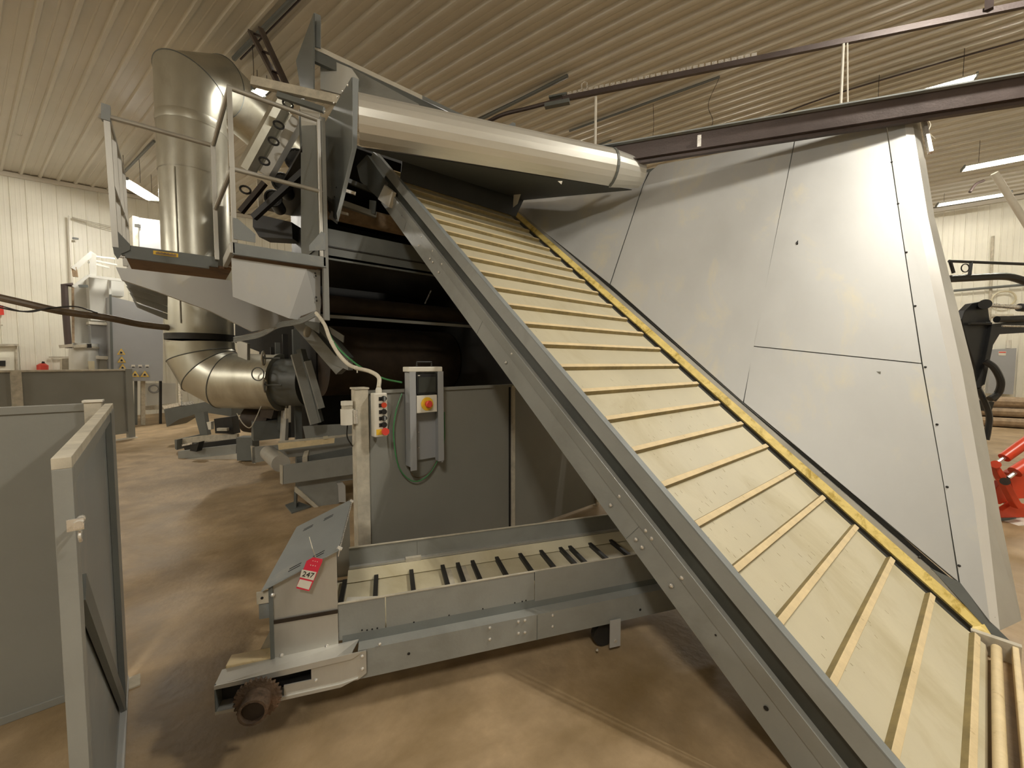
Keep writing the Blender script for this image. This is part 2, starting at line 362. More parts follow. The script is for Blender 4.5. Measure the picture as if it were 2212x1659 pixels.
# ================================================================== FLARED SIDE SHEET
HD = V3(cos(radians(113)), sin(radians(113)), 0)
PNn = unit(np.cross(ID, HD)); PP0 = K(2.955, 0, .150)
if np.dot(PNn, CP - PP0) < 0: PNn = -PNn
def S(x, y, off=0): return PN(x, y, PNn, PP0 + PNn * off)
fs_ = thing('flared_side_sheet', 'big pale galvanised side sheet flaring outward from the conveyor under the dark beam', 'hopper panel', (2.955, 1.0, .95))
TOPZ = 3.13
def low(x): return K(2.973, 0, .13)
gapx = 1.1
b = MB(); b.slab([S(1108, 447), S(1120, 400), S(1400, 372), S(1389, 397), S(1317, 613)], -PNn * .006); b.build('sheet', 'galvw', fs_)
b = MB(); b.slab([S(1391, 397), S(1404, 372), S(1422, 356), S(1716, 302), S(1605, 868), S(1319, 614)], -PNn * .006); b.build('sheet', 'galvw', fs_)
b = MB(); b.slab([S(1718, 302), S(1912, 262), S(1944, 480), S(1990, 784), S(1628, 747)], -PNn * .006); b.build('sheet', 'galvw', fs_)
b = MB(); b.slab([S(1627.5, 749), S(1990.5, 786.5), S(2038, 1050), S(2070, 1256), S(1607, 869)], -PNn * .006); b.build('sheet', 'galvw', fs_)
b = MB(); b.slab([S(1398, 366, -.012), S(1912, 255, -.012), S(1996, 786, -.012), S(2074, 1262, -.012), S(1606, 873, -.012), S(1317, 618, -.012), S(1112, 447, -.012), S(1124, 400, -.012)], -PNn * .004); b.build('backing_seam', 'greyd', fs_)
# rim strips, right of the seam: flat strip, bright fold, rolled-back flank
M['fold'] = mat('bent_bright_edge', (.70, .69, .66), .35, .3, 2, .04)
seam = [(1913, 262), (1944, 480), (1991, 784), (2038, 1050), (2072, 1258)]
e1 = [(1953, 258), (1982, 470), (2052, 800), (2103, 1080), (2138, 1342)]
e2 = [(1970, 256), (2005, 470), (2078, 800), (2128, 1080), (2160, 1362)]
e3 = [(1985, 254), (2019, 470), (2103, 800), (2162, 1120), (2207, 1340)]
offs = {0: 0, 1: -.004, 2: -.030, 3: -.085}
def strip(a, oa, c, oc, m, nm='rim_strip'):
    b = MB(); n = len(a); P = [S(x, y, oa) for x, y in a]; Q = [S(x, y, oc) for x, y in c]
    vs = P + Q + [p - PNn * .005 for p in P + Q]; fs = []
    for i in range(n - 1): fs += [(i, i + 1, n + i + 1, n + i), (2 * n + i, 3 * n + i, 3 * n + i + 1, 2 * n + i + 1)]
    for i in range(n - 1): fs += [(i, 2 * n + i, 2 * n + i + 1, i + 1), (n + i, n + i + 1, 3 * n + i + 1, 3 * n + i)]
    b.add(vs, fs); return b.build(nm, m, fs_)
strip([(x + 2, y) for x, y in seam], -.001, e1, .004, 'galvw')
strip(e1, .004, e2, -.012, 'fold', 'rim_fold')
strip(e2, -.012, e3, -.07, 'galv', 'rim_flank')
bolts(fs_, [S(x, y) for x, y in [(1926, 350), (1940, 440), (1958, 545), (1977, 661), (1999, 793), (2024, 917), (2046, 1052), (2072, 1222), (1780, 1022), (1986, 1204)]], PNn, .007, 'dark', 'rivet')
b = MB(); b.cyl(S(1722, 527), S(1722, 527, .004), .006, 8); b.slab([S(1719, 524, .003), S(1724, 519, .003), S(1724, 527, .003)], PNn * .003); b.build('hook', 'dark', fs_)
# top corner post
b = MB(); b.bar(S(1992, 246, -.03), S(2010, 330, -.05), .02, .03); b.build('corner_post', 'bright', fs_)
b = MB(); b.slab([S(2012, 1228), S(2074, 1258), S(2138, 1342), S(2186, 1388), S(2160, 1390)], -PNn * .03); b.build('corner_gusset', 'greyd', fs_)
# support legs behind the sheet down to the floor (behind, out of sight)
for x, y in [(3.35, .45), (3.35, 2.0)]:
    b = MB(); b.box(x - .03, x + .03, y - .03, y + .03, 0, 2.2 if False else 1.3); b.build('support_leg', 'grey', fs_)

# ================================================================== BEAM AND TRACK ABOVE
BD = unit(PZ(2212, 240, 3.25) * 0 + V3(.518, -.855, 0))
bm0 = PZ(1322, 333, 3.24)
ib = thing('suspended_beam', 'dark brown I-beam running above the flared sheet toward the right edge', 'beam', bm0)
sd = V3(BD[1], -BD[0], 0)   # toward the camera side
if np.dot(sd, CP - bm0) < 0: sd = -sd
def bmx(name, m, a0, a1, z0, z1): MB().obox(bm0, BD, sd, ZD, -.25, 5.5, a0, a1, z0, z1).build(name, m, ib)
bmx('upper_flange', 'greyb', -.045, .045, .065, .075); bmx('web', 'beam', -.006, .006, -.085, .065); bmx('lower_flange', 'beam', -.05, .05, -.095, -.085)
bmx('lower_rail', 'beam', -.02, .02, -.125, -.095)
MB().obox(bm0, BD, sd, ZD, .70, .73, .0, .04, -.075, .02).build('clip', 'bright', ib)
TZ = 4.30
t0 = PZ(1215, 214, TZ); t1 = PZ(2212, 10, TZ); TD = unit(t1 - t0)
tr = thing('cable_track', 'long dark track with cable chain hung below the ceiling, curving at its left end', 'track', t0)
lead = curve_pts([PZ(1046, 268, TZ), PZ(1085, 248, TZ), PZ(1140, 234, TZ), t0], 14)
MB().tube(lead, .022, 8).build('curved_rail', 'beam', tr)
MB().bar(t0, t0 + TD * 6.5, .035, .05).build('rail', 'beam', tr)
b = MB(); L_ = 2.0
k = 0.0
while k < 1.9:
    b.obox(t0 + ZD * .035, TD, np.cross(ZD, TD), ZD, k, k + .045, -.016, .016, -.012, .02); k += .058
o = b.build('cable_chain', 'bright', tr); o['kind'] = 'stuff'
b = MB(); b.obox(t0, TD, np.cross(ZD, TD), ZD, -.2, .08, -.03, .03, -.06, -.02); b.obox(t0, TD, np.cross(ZD, TD), ZD, -.15, .05, -.03, .03, .03, .05); b.build('trolley', 'greyd', tr)
b = MB(); q = PZ(1262, 205, TZ); b.tube([q - TD * .03, q - TD * .03 + ZD * .12, q + TD * .0 + ZD * .14, q + TD * .03 + ZD * .12, q + TD * .03], .008, 6); b.build('hook_loop', 'bright', tr)
b = MB(); q = PZ(2136, 22, TZ); b.bar(q, q + ZD * .9, .05, .05); b.build('hanger', 'beam', tr)
for nm, xa, ya, lab in [('a', 1287, 209, 'pale hanging rod between track and curved hood, left of the two'), ('b', 1822, 95, 'pale hanging rod between track and dark beam, right of the two')]:
    q = PZ(xa, ya, TZ - .03); zb = 3.15 if nm == 'a' else 3.31
    t_ = MB(); 
    if nm == 'a': t_.cyl(q, (q[0], q[1], 3.2), .014, 8)
    else:
        t_.cyl(q, (q[0] - .01, q[1], 3.3), .011, 8); t_.cyl(q + TD * .03, (q[0] + TD[0] * .07, q[1] + TD[1] * .07, 3.3), .006, 6)
    solo(t_, 'hanger_rod', 'white', lab, 'rod', 'rods hanging from the track')
# conduits fixed under the ceiling, wires dangling
def on_ceil(x, y, gap):  # pixel to the underside of the ceiling
    p0 = hall(0, 0, 5.40 - gap); n = np.cross(WD, unit(XD + ZD * .1)); return PN(x, y, n, p0)
for (xa, ya, xb, yb, r_, lab) in [(1030, 262, 1226, 164, .03, 'short dark conduit on the ceiling just left of the track loop'), (1230, 283, 1555, 166, .022, 'dark conduit on the ceiling ending above the hanging wires'), (1262, 324, 1320, 303, .02, 'stub of dark conduit on the ceiling behind the curved hood'), (505, 127, 655, -25, .03, 'dark conduit running up the ceiling beside the top elbow of the duct'), (262, 378, 333, 305, .025, 'short dark conduit on the ceiling above the bright left lamp')]:
    A, B_ = on_ceil(xa, ya, .07), on_ceil(xb, yb, .07)
    solo(MB().cyl(A, B_, r_, 8), 'ceiling_conduit', 'greyd', lab, 'pipe', 'conduits on the ceiling')
solo(MB().cyl(on_ceil(520, 128, .05), on_ceil(672, -25, .05), .012, 8), 'ceiling_cable', 'beam', 'thin cable beside the conduit above the slanting channel', 'cable')
solo(MB().tube(curve_pts([on_ceil(1645, 262, .05), on_ceil(1800, 205, .05), on_ceil(2000, 145, .05), on_ceil(2212, 85, .05)], 16), .014, 6), 'ceiling_cable', 'beam', 'thin cable sweeping along the ceiling between track and beam', 'cable')
for (xs, z1, lab) in [([(1553, 170), (1530, 225), (1540, 262), (1528, 288)], 0, 'tangled thin wires dangling above the dark beam'), ([(1411, 225), (1412, 275), (1408, 310)], 0, 'single thin wire dangling above the beam, near the hood end'), ([(1998, 252), (2010, 268), (2006, 285), (2020, 300)], 0, 'short pale string at the top corner of the flared sheet'), ([(545, 95), (548, 160), (545, 185)], 1, 'thin wire dangling beside the slanting channel near the duct elbow'), ([(300, 340), (302, 365), (303, 395)], 2, 'thin wire above the bright left lamp')]:
    dp = {0: 3.6, 1: 5.2, 2: 8.2}[z1]
    c_0 = on_ceil(*xs[0], .045)
    if 'string' not in lab: dp = c_0[0] * c50 + c_0[1] * s50
    solo(MB().tube(curve_pts([D(x, y, dp) for x, y in xs], 16), .004, 5), 'dangling_wire', 'cream' if 'string' in lab else 'dark', lab, 'wire')

# ================================================================== CURVED HOOD over the conveyor head
tp = PZ(1402, 372, 3.02); td = unit(V3(-cos(radians(19)), sin(radians(19)), 0))
hc0 = D(775, 264, 2.92); hc1 = D(1368, 375, 3.75)
ch = thing('curved_hood', 'long faceted aluminium half-round hood above the slanting conveyor, spanning to the pale sheet', 'hood', hc0)
ax = unit(hc1 - hc0); sx = unit(np.cross(ax, ZD)); sx = sx if np.dot(sx, CP - hc0) > 0 else -sx; sz = unit(np.cross(sx, ax)); sz = sz if sz[2] > 0 else -sz
def facet_tube(c0, c1, r0, r1, t0_, t1_, n, th=.004):
    A = arc(c0, sx, sz, r0, t0_, t1_, n); B_ = arc(c1, sx, sz, r1, t0_, t1_, n)
    A2 = arc(c0, sx, sz, r0 - th, t0_, t1_, n); B2 = arc(c1, sx, sz, r1 - th, t0_, t1_, n)
    m = MB(); vs = A + B_ + A2 + B2; fs = []
    for i in range(n - 1): fs += [(i, i + 1, n + i + 1, n + i), (2 * n + i, 3 * n + i, 3 * n + i + 1, 2 * n + i + 1), (i, 2 * n + i, 2 * n + i + 1, i + 1), (n + i, n + i + 1, 3 * n + i + 1, 3 * n + i)]
    return m.add(vs, fs)
LN = np.linalg.norm(hc1 - hc0)
cb = hc0 + ax * (LN - .28)
facet_tube(hc0, cb, .178, .165, radians(-80), radians(165), 16).build('hood_shell', 'alu', ch)
facet_tube(cb - ax * .006, cb + ax * .016, .172, .172, radians(-80), radians(165), 16).build('hood_band', 'greyd', ch)
facet_tube(cb + ax * .012, hc1 + ax * .05 + sz * .0, .163, .125, radians(-88), radians(170), 16).build('hood_end', 'alu', ch)
# dark underside running back to the conveyor head
M['shade'] = mat('shaded_sheet', (.055, .058, .055), .5, 0, 3, .15)  # shade under the hood put into the sheet's base colour
YT = K(0, 4.42, BN)[1]; ZT = K(0, 4.42, BN + .035)[2]
b = MB(); low0 = hc0 - sz * .165 - sx * .02; low1 = hc1 - sz * .14 - sx * .02
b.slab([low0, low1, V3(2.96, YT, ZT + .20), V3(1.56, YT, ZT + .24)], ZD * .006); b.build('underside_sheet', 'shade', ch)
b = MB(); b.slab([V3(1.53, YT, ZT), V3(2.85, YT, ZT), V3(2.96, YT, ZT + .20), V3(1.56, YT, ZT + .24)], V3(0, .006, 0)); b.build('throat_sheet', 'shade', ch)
b = MB(); q = [D(1110, 412, 4.2), D(1128, 410, 4.15), D(1118, 440, 4.2), D(1108, 448, 4.25)]; b.slab(q, V3(.004, .004, 0)); q = [D(1128, 407, 4.15), D(1160, 410, 4.1), D(1168, 415, 4.1), D(1140, 411, 4.15)]; b.slab(q, ZD * .003); b.slab([D(1205, 391, 3.4), D(1215, 391, 3.4), D(1213, 398, 3.4)], V3(0, .003, 0)); b.build('torn_flap', 'white', ch)

# ================================================================== BARRIERS
def sheet_barrier(name_label, A, B_, h, z0=.0, th=.035, cap='cap', posts=(0, 1), pw=.075, side=None, loc=None, group=None, seams=(), slant=None):
    A = np.array(A, float); B_ = np.array(B_, float); d = unit(B_ - A); L = np.linalg.norm(B_ - A); n = V3(d[1], -d[0], 0)
    t = thing('sheet_barrier', name_label, 'barrier', (A[0], A[1], 0), group)
    if slant: MB().slab([A + ZD * z0, B_ + ZD * z0, B_ + ZD * h, A + ZD * h], n * .006).build('panel_sheet', 'panel', t)
    else: MB().obox(A, d, n, ZD, 0, L, -.004, .004, z0 + .03, h - .02).build('panel_sheet', 'panel', t)
    MB().obox(A, d, n, ZD, 0, L, -th / 2, th / 2, h - .03, h).build('top_rail', cap, t, .002)
    MB().obox(A, d, n, ZD, 0, L, -th / 2, th / 2, z0, z0 + .03).build('bottom_rail', 'panel', t, .002)
    for p in posts: MB().obox(A, d, n, ZD, p * (L - pw), p * (L - pw) + pw, -th / 2 - .005, th / 2 + .005, 0, h + .004).build('post', 'cap' if cap == 'cap' and False else 'panel', t, .003)
    for s_ in seams: MB().obox(A, d, n, ZD, s_ - .012, s_ + .012, -.012, .012, z0, h - .01).build('stiffener', 'greyd', t)
    return t, A, d, n, L
# near gate, seen almost end-on
gt = thing('barrier_gate', 'grey sheet-metal gate seen almost end-on in the left foreground with diagonal brace and latch', 'gate', (-.19, 1.0, 0))
ga, gb = V3(-.157, 1.006, 0), V3(-.2155, 2.252, 0); gd = unit(gb - ga); gn = V3(gd[1], -gd[0], 0); gL = 1.245
def G(name, m, a0, a1, n0, n1, z0, z1, bev=.003): return MB().obox(ga, gd, gn, ZD, a0, a1, n0, n1, z0, z1).build(name, m, gt, bev)
G('top_rail', 'cap', 0, gL, -.012, .012, 1.17, 1.19, .001); G('end_stile', 'grey', 0, .03, -.012, .012, .03, 1.17, .001)
G('rail_flange', 'grey', .031, gL, .006, .012, 1.14, 1.17, .001)
G('panel_sheet', 'greyb', .031, gL, -.006, -.002, .05, 1.17, .0005); G('hinge_stile', 'grey', gL - .22, gL, -.001, .014, .05, 1.17, .001); G('bottom_rail', 'galvw', .0, gL, -.012, .016, .015, .05, .001); G('end_flange', 'grey', .031, .05, .006, .012, .05, 1.14, .001)
MB().obox(ga, gd, gn, ZD, gL - .225, gL - .221, -.001, .0155, .05, 1.17).build('stiffener', 'greyd', gt)
b = MB(); b.bar(ga + gd * .07 + gn * .008 + ZD * .93, ga + gd * (gL - .26) + gn * .008 + ZD * .10, .05, .012, gn); b.build('diagonal_brace', 'greyd', gt)
lp = PX(172, 1128, 0, -.138)
b = MB(); b.cyl(lp - gd * .016, lp + gd * .03, .0042, 10); b.cyl(lp - gd * .018, lp - gd * .010, .0068, 10); b.cyl(lp + gd * .018, lp + gd * .024, .006, 10); b.obox(lp, gd, gn, ZD, -.012, -.008, -.014, .006, -.01, .01); b.build('latch_bolt', 'bright', gt)
b = MB(); b.tube(curve_pts([lp, lp - ZD * .01 + gd * .006, lp - ZD * .016 - gd * .003, lp - ZD * .024 - gd * .007, lp - ZD * .033 - gd * .001], 12), .0026, 6); b.build('latch_handle', 'bright', gt)
for zz, aa in ((.82, gL), (.35, gL), (.32, gL)):
    q = ga + gd * aa + ZD * zz; MB().cyl(q, q + gd * .03, .006, 6).build('hinge_bolt', 'bright', gt)
b = MB(); b.obox(ga, gd, gn, ZD, gL - .02, gL + .06, .0, .05, 0, .006); b.build('foot_plate', 'cap', gt)
# barrier at left edge
t, *_ = sheet_barrier('plain grey barrier panel at the left picture edge, behind the gate', V3(-1.5, 2.32, 0), V3(-.28, 2.32, 0), 1.19, 0, .02, 'panel', (0,))
q = V3(-.335, 2.31, 0); pa, pb_ = PY(180, 868, 2.29)[0], PY(219, 868, 2.29)[0]; MB().box(pa, pb_, 2.29, 2.33, 0, 1.195).build('post', 'cap', t, .003); MB().box(pa - .004, pb_ + .004, 2.285, 2.335, 1.195, 1.203).build('post_cap', 'white', t)
# far barrier
t, A, d_, n_, L = sheet_barrier('dark grey barrier far back at left with a cream-edged post, in front of the cabinets', V3(-2.25, 8.98, 0), V3(-.645, 9.93, 0), 1.25, .10, .06, 'cap', (1,), .10)
MB().obox(A, d_, n_, ZD, .42, .52, -.04, .05, .1, 1.25).build('middle_post', 'cap', t)
MB().obox(A, d_, n_, ZD, 0, L, .0, .1, 0, .02).build('kick_rail', 'white', t)
MB().obox(A, d_, n_, ZD, .10, .16, .035, .05, .97, .99).build('latch', 'red', t)
# centre barrier
YC = 2.345
t = thing('sheet_barrier', 'grey barrier behind the low conveyor carrying the control boxes, cream post at its left end', 'barrier', (.78, YC, 0))
MB().box(.84, 1.95, YC, YC + .006, .02, 1.18).build('panel_sheet', 'panel', t)
b = MB(); b.slab([V3(1.99, YC, .02), V3(3.0, YC, .02), V3(3.0, YC, 1.18), V3(1.99, YC, 1.18)], V3(0, .006, 0)); b.build('panel_sheet', 'panel', t)
MB().box(.84, 3.0, YC - .012, YC + .02, 1.17, 1.19).build('top_rail', 'panel', t)
MB().box(.775, .85, YC - .025, YC + .05, 0, 1.20).build('end_post', 'cap', t, .004)
MB().box(.77, .853, YC - .03, YC + .055, 1.20, 1.21).build('post_cap', 'cap', t)
MB().box(1.955, 1.985, YC - .02, YC + .03, 0, 1.18).build('middle_post', 'cap', t, .003)
MB().box(1.935, 1.952, YC - .004, YC, 0, 1.18).build('seam', 'dark', t)
MB().box(3.0, 3.03, YC - .02, YC + .03, 0, 1.18).build('end_post', 'cap', t, .003)
# pendant push-button box
pb = thing('pendant_box', 'white push-button pendant with five switches hanging on the barrier post', 'control box', PY(822, 945, YC - .03))
def C2(x, y, off): return PY(x, y, YC - off)
def rect(x0, y0, x1, y1, y):  # box on plane from pixel corners
    a, c = PY(x0, y0, y), PY(x1, y1, y); return min(a[0], c[0]), max(a[0], c[0]), min(a[2], c[2]), max(a[2], c[2])
yb = YC - .035
x0, x1, z0, z1 = rect(808, 850, 838, 942, yb - .06)
MB().box(x0, x1, yb - .06, yb, z0, z1).build('housing', 'white', pb, .006)
yf = yb - .06
W_ = x1 - x0; Hh = z1 - z0
for k in range(6):
    zc = z1 - Hh * (.125 + k * .15); xc = x0 + W_ * .70
    m = ['black', 'rust', 'black', 'black', 'black', 'red'][k]
    if k == 5:
        MB().box(x0 + W_ * .12, x1 - W_ * .08, yf - .002, yf, zc - .019, zc + .014).build('stop_plate', 'yel', pb)
    else:
        MB().box(x0 + W_ * .34, x0 + W_ * .54, yf - .002, yf, zc - .012, zc + .010).build('legend_plate', 'ink', pb)
    MB().cyl(V3(xc, yf, zc), V3(xc, yf - .012, zc), .0155 if k < 5 else .014, 16).build('push_button', 'tred' if k == 1 else m, pb, .002)
    if k in (0, 3): MB().box(xc - .004, xc + .006, yf - .018, yf - .010, zc - .012, zc + .012).build('selector_knob', 'greyb', pb)
    if k == 5: MB().cyl(V3(xc, yf - .012, zc), V3(xc, yf - .028, zc), .021, 18).build('stop_mushroom', 'red', pb, .004)
gx = (x0 + x1) / 2
MB().tube([V3(gx, yb - .03, z1), V3(gx, yb - .03, z1 + .02), V3(gx, yb - .03, z1 + .032)], [.018, .018, .013], 12).build('cable_gland', 'white', pb)
cp = [(822, 838), (818, 815), (798, 802), (770, 795), (750, 785), (728, 760), (712, 730), (703, 705), (694, 690), (683, 676)]
path = [V3(gx, yb - .03, z1 + .03)] + [D(x, y, dd) for (x, y), dd in zip(cp[1:], np.linspace(2.4, 2.9, 9))]
cd = solo(MB().tube(curve_pts(path, 60), .0125, 8), 'conduit_cable', 'cream', 'thick white cable curving up from the pendant box with tie wraps', 'cable')
b = MB()
for k_ in (18, 34, 48):
    pts_ = curve_pts(path, 60); p = pts_[k_]; q = pts_[k_ + 1]; t_ = MB(); t_.cyl(p, p + unit(q - p) * .006, .0145, 10); t_.obox(p, V3(1, 0, 0), V3(0, 1, 0), ZD, -.003, .003, -.016, -.010, -.03, 0); t_.build('tie_wrap', 'white', cd)
gp = [(868, 826), (830, 818), (790, 800), (755, 775), (725, 745), (705, 710), (683, 676)]
solo(MB().tube(curve_pts([D(x, y, dd) for (x, y), dd in zip(gp, np.linspace(2.5, 2.9, 7))], 40), .006, 6), 'green_cable', 'green', 'thin green cable running from the control pillar up to the bracket end', 'cable')
# screen control box in an open channel
cbx = thing('operator_panel', 'grey operator panel with dark screen and red stop button on yellow disc', 'control box', PY(912, 1000, YC - .03))
yb = YC - .02; yf = YC - .10
x0, x1, z0, z1 = rect(886, 805, 957, 998, yf)
MB().box(x0 - .0, x0 + .012, yf, yb, z0, z1).build('side_channel', 'cab', cbx); MB().box(x0 - .006, x0 + .035, yf - .004, yf, z0 - .02, z1 + .005).build('front_flange', 'cab', cbx)
MB().box(x1 - .035, x1 + .006, yf - .004, yf, z0 + .01, z1 + .005).build('front_flange', 'cab', cbx); MB().box(x1 - .012, x1, yf, yb, z0, z1).build('side_channel', 'cab', cbx)
MB().box(x0, x1, yb - .004, yb, z0 + .02, z1).build('back_plate', 'cab', cbx)
xs0, xs1, zs0, zs1 = rect(901, 808, 945, 849, yf); MB().box(xs0, xs1, yf + .004, yf + .02, zs0, zs1).build('screen_bezel', 'ink', cbx); MB().box(xs0 + .01, xs1 - .01, yf + .002, yf + .004, zs0 + .008, zs1 - .02).build('screen', 'groove', cbx)
MB().box(xs0 + .006, xs0 + .02, yf + .001, yf + .004, zs1 - .012, zs1 - .007).build('badge', 'white', cbx)
xs0, xs1, zs0, zs1 = rect(900, 855, 944, 889, yf); MB().box(xs0, xs1, yf - .002, yf + .02, zs0, zs1).build('button_plate', 'white', cbx, .002)
xc, zc = (xs0 + xs1) / 2, (zs0 + zs1) / 2
MB().cyl(V3(xc, yf - .002, zc), V3(xc, yf - .005, zc), .042, 24).build('stop_disc', 'yel', cbx); MB().tube([V3(xc, yf - .005, zc), V3(xc, yf - .03, zc), V3(xc, yf - .036, zc)], [.018, .023, .017], 18).build('stop_mushroom', 'red', cbx)
x_0, x_1, z_0, z_1 = rect(886, 795, 956, 806, yf); MB().box(x0 - .012, x1 + .0, yf - .005, yb, z1 + .004, z1 + .035).build('top_box', 'white', cbx, .005)
b = MB(); h0, h1 = V3(x0 + .06, yb - .05, z1 + .035), V3(x1 - .06, yb - .05, z1 + .035); b.tube([h0, h0 + ZD * .03, h1 + ZD * .03, h1], .006, 6); b.build('handle', 'dark', cbx)
MB().cyl(V3(x0 + .055, yf + .02, z0 + .42), V3(x0 + .05, yf + .02, z0 + .34), .006, 8).build('key', 'bright', cbx)
bolts(cbx, [V3(x0 + .09, yb - .004, z0 + .20), V3(x0 + .09, yb - .004, z0 + .10), V3(x0 + .03, yb - .004, z0 + .3)], (0, -1, 0), .005)
solo(MB().tube(curve_pts([C2(868, 850, .02), C2(855, 890, .03), C2(850, 940, .03), C2(862, 1010, .03), C2(895, 1040, .03), C2(930, 1020, .03), C2(958, 960, .03), C2(960, 890, .03)], 40), .004, 6), 'green_cable', 'green', 'thin green cable looping below the operator panel against the barrier', 'cable')
solo(MB().tube(curve_pts([C2(880, 1000, .02), C2(895, 1030, .025), C2(925, 1022, .03), C2(950, 980, .03)], 20), .004, 6), 'green_cable', 'hose', 'short dull cable loop right under the operator panel', 'cable')
# valve can left of the post
vc = thing('junction_can', 'small white capped can clamped to the left side of the cream post', 'junction box', V3(.735, YC, 1.0))
MB().tube([V3(.735, YC, 1.0), V3(.735, YC, 1.09)], .036, 14).build('can', 'white', vc, .004); MB().cyl(V3(.735, YC, 1.09), V3(.735, YC, 1.115), .03, 10).build('collar', 'cap', vc); MB().tube([V3(.735, YC, 1.112), V3(.735, YC, 1.135)], .034, 8).build('cap', 'white', vc)
MB().cyl(V3(.772, YC - .03, 1.005), V3(.772, YC - .03, 1.085), .012, 8).build('side_tube', 'bright', vc)
solo(MB().tube(curve_pts([V3(.735, YC, 1.0), V3(.735, YC + .01, .93), V3(.76, YC + .02, .88), V3(.80, YC + .09, .84)], 16), .004, 6), 'junction_cable', 'dark', 'thin dark cable drooping from the capped can', 'cable')

# ================================================================== LOW CONVEYOR
LB = radians(22.6); ld = V3(cos(LB), -sin(LB), 0); lq = V3(sin(LB), cos(LB), 0); LA = PZ(470, 1535, .14) * V3(1, 1, 0)
lc = thing('low_conveyor', 'low horizontal grey conveyor with cream belt near the floor, running under the slanting one', 'conveyor', LA)
def Q(a, p, z): return LA + ld * a + lq * p + ZD * z
def LX(name, m, a0, a1, p0, p1, z0, z1, bev=0, par=None): return MB().obox(LA, ld, lq, ZD, a0, a1, p0, p1, z0, z1).build(name, m, par or lc, bev)
LEN = 2.2
b = MB(); b.slab([Q(.46, 0, .14), Q(LEN, 0, .14), Q(LEN, 0, .25), Q(.46, 0, .25)], lq * .004); b.build('lower_frame', 'grey', lc)
LX('frame_ledge', 'grey', .46, LEN, .0, .055, .25, .254)
b = MB(); b.slab([Q(.40, .05, .25), Q(LEN, .05, .25), Q(LEN, .06, .285), Q(.40, .06, .285)], lq * .003); b.build('sloped_ledge', 'greyd', lc)
b = MB(); b.slab([Q(.386, .06, .268), Q(.56, .06, .268), Q(.56, .06, .415), Q(.386, .06, .41)], lq * .004); b.build('side_skirt', 'grey', lc)
b = MB(); b.slab([Q(.564, .06, .268), Q(1.20, .06, .268), Q(1.20, .06, .415), Q(.564, .06, .415)], lq * .004); b.build('side_skirt', 'grey', lc)
b = MB(); b.slab([Q(1.203, .058, .268), Q(LEN, .058, .268), Q(LEN, .058, .415), Q(1.203, .058, .415)], lq * .004); b.build('side_skirt', 'grey', lc)
LX('skirt_lip', 'cap', .386, LEN, .058, .067, .413, .417)
LX('far_skirt', 'grey', .385, .72, .555, .560, .30, .415); LX('far_skirt', 'grey', .722, LEN, .555, .560, .30, .415); LX('far_lip', 'cap', .385, LEN, .55, .562, .413, .417)
LX('far_frame', 'grey', .1, LEN, .56, .565, .14, .25); LX('far_rail', 'galv', .385, LEN, .535, .556, .312, .322); LX('rail_joint', 'cap', .66, .74, .532, .555, .308, .328)
b = MB(); b.slab([Q(.38, .535, .31), Q(LEN, .535, .31), Q(LEN, .47, .278), Q(.38, .47, .278)], lq * .003 + ZD * -.003); b.build('belt_edge_flap', 'belt', lc)
LX('belt', 'belt', .30, LEN, .07, .50, .262, .272)
b = MB()
for k in range(14):
    a = .51 + k * .128
for k, a in enumerate([.36, .505, .675, .835, .915, .995, 1.13, 1.265, 1.39, 1.51, 1.57, 1.70, 1.84, 1.97]):
    LX('slat', 'dark', a, a + .020, .07, .485, .272, .292)
for a in (.855, .935, 1.53):
    LX('worn_strip', 'cap', a + .004, a + .03, .10, .48, .272, .274)
b = MB(); b.slab([Q(.405, .22, .345), Q(.56, .072, .408), Q(.405, .072, .385)], ZD * .003); b.slab([Q(.40, .075, .30), Q(.56, .072, .31), Q(.56, .068, .40), Q(.40, .068, .40)], lq * .002); b.build('corner_flap', 'white', lc)
LX('flap_post', 'dark', .388, .402, .08, .10, .27, .40)
def onf(x, y, off=0): return PN(x, y, lq, LA + lq * off)
bolts(lc, [onf(x, y) for x, y in [(820, 1391), (778, 1416), (779, 1444), (1058, 1356), (1058, 1381), (1120, 1343), (1134, 1340), (1120, 1368), (1134, 1366), (1194, 1329), (1194, 1353), (1290, 1404)]], -lq, .007)
for x, y in [(782, 1361), (793, 1361), (804, 1359), (815, 1357), (894, 1344), (970, 1329), (1043, 1315), (1112, 1302), (1128, 1299), (1136, 1297), (1209, 1284), (1278, 1272)]:
    c = onf(x, y, .06); MB().cyl(c, c - lq * .001, .0035, 8).build('hole', 'ink', lc)
for x, y in [(883, 1412), (1383, 1317)]:
    c = onf(x, y, 0); MB().cyl(c, c - lq * .001, .006, 8).build('hole', 'ink', lc)
c = Q(1.19, -.001, .14); MB().obox(c, ld, lq, ZD, 0, .003, -.001, 0, 0, .11).build('frame_joint', 'greyd', lc)
# hood at the head end
hood = [Q(.16, .055, .24), Q(.386, .055, .24), Q(.386, .055, .625), Q(.16, .055, .525)]
b = MB(); b.slab([Q(.16, .055, .395), Q(.386, .055, .395), Q(.386, .055, .625), Q(.16, .055, .525)], lq * .004); b.build('hood_side', 'galv', lc)
b = MB(); b.slab([Q(.16, .05, .24), Q(.386, .05, .24), Q(.386, .05, .388), Q(.16, .05, .388)], lq * .004); b.build('hood_lower_side', 'galv', lc)
b = MB(); b.slab([Q(.16, .048, .386), Q(.386, .048, .386), Q(.386, .048, .40), Q(.16, .048, .40)], lq * .004); b.build('hood_seam', 'rust', lc)
b = MB(); b.slab([Q(.16, .595, .25), Q(.386, .595, .25), Q(.386, .595, .625), Q(.16, .595, .525)], lq * .004); b.build('hood_side', 'galv', lc)
LX('hood_back', 'galv', .156, .160, .055, .60, .25, .52)
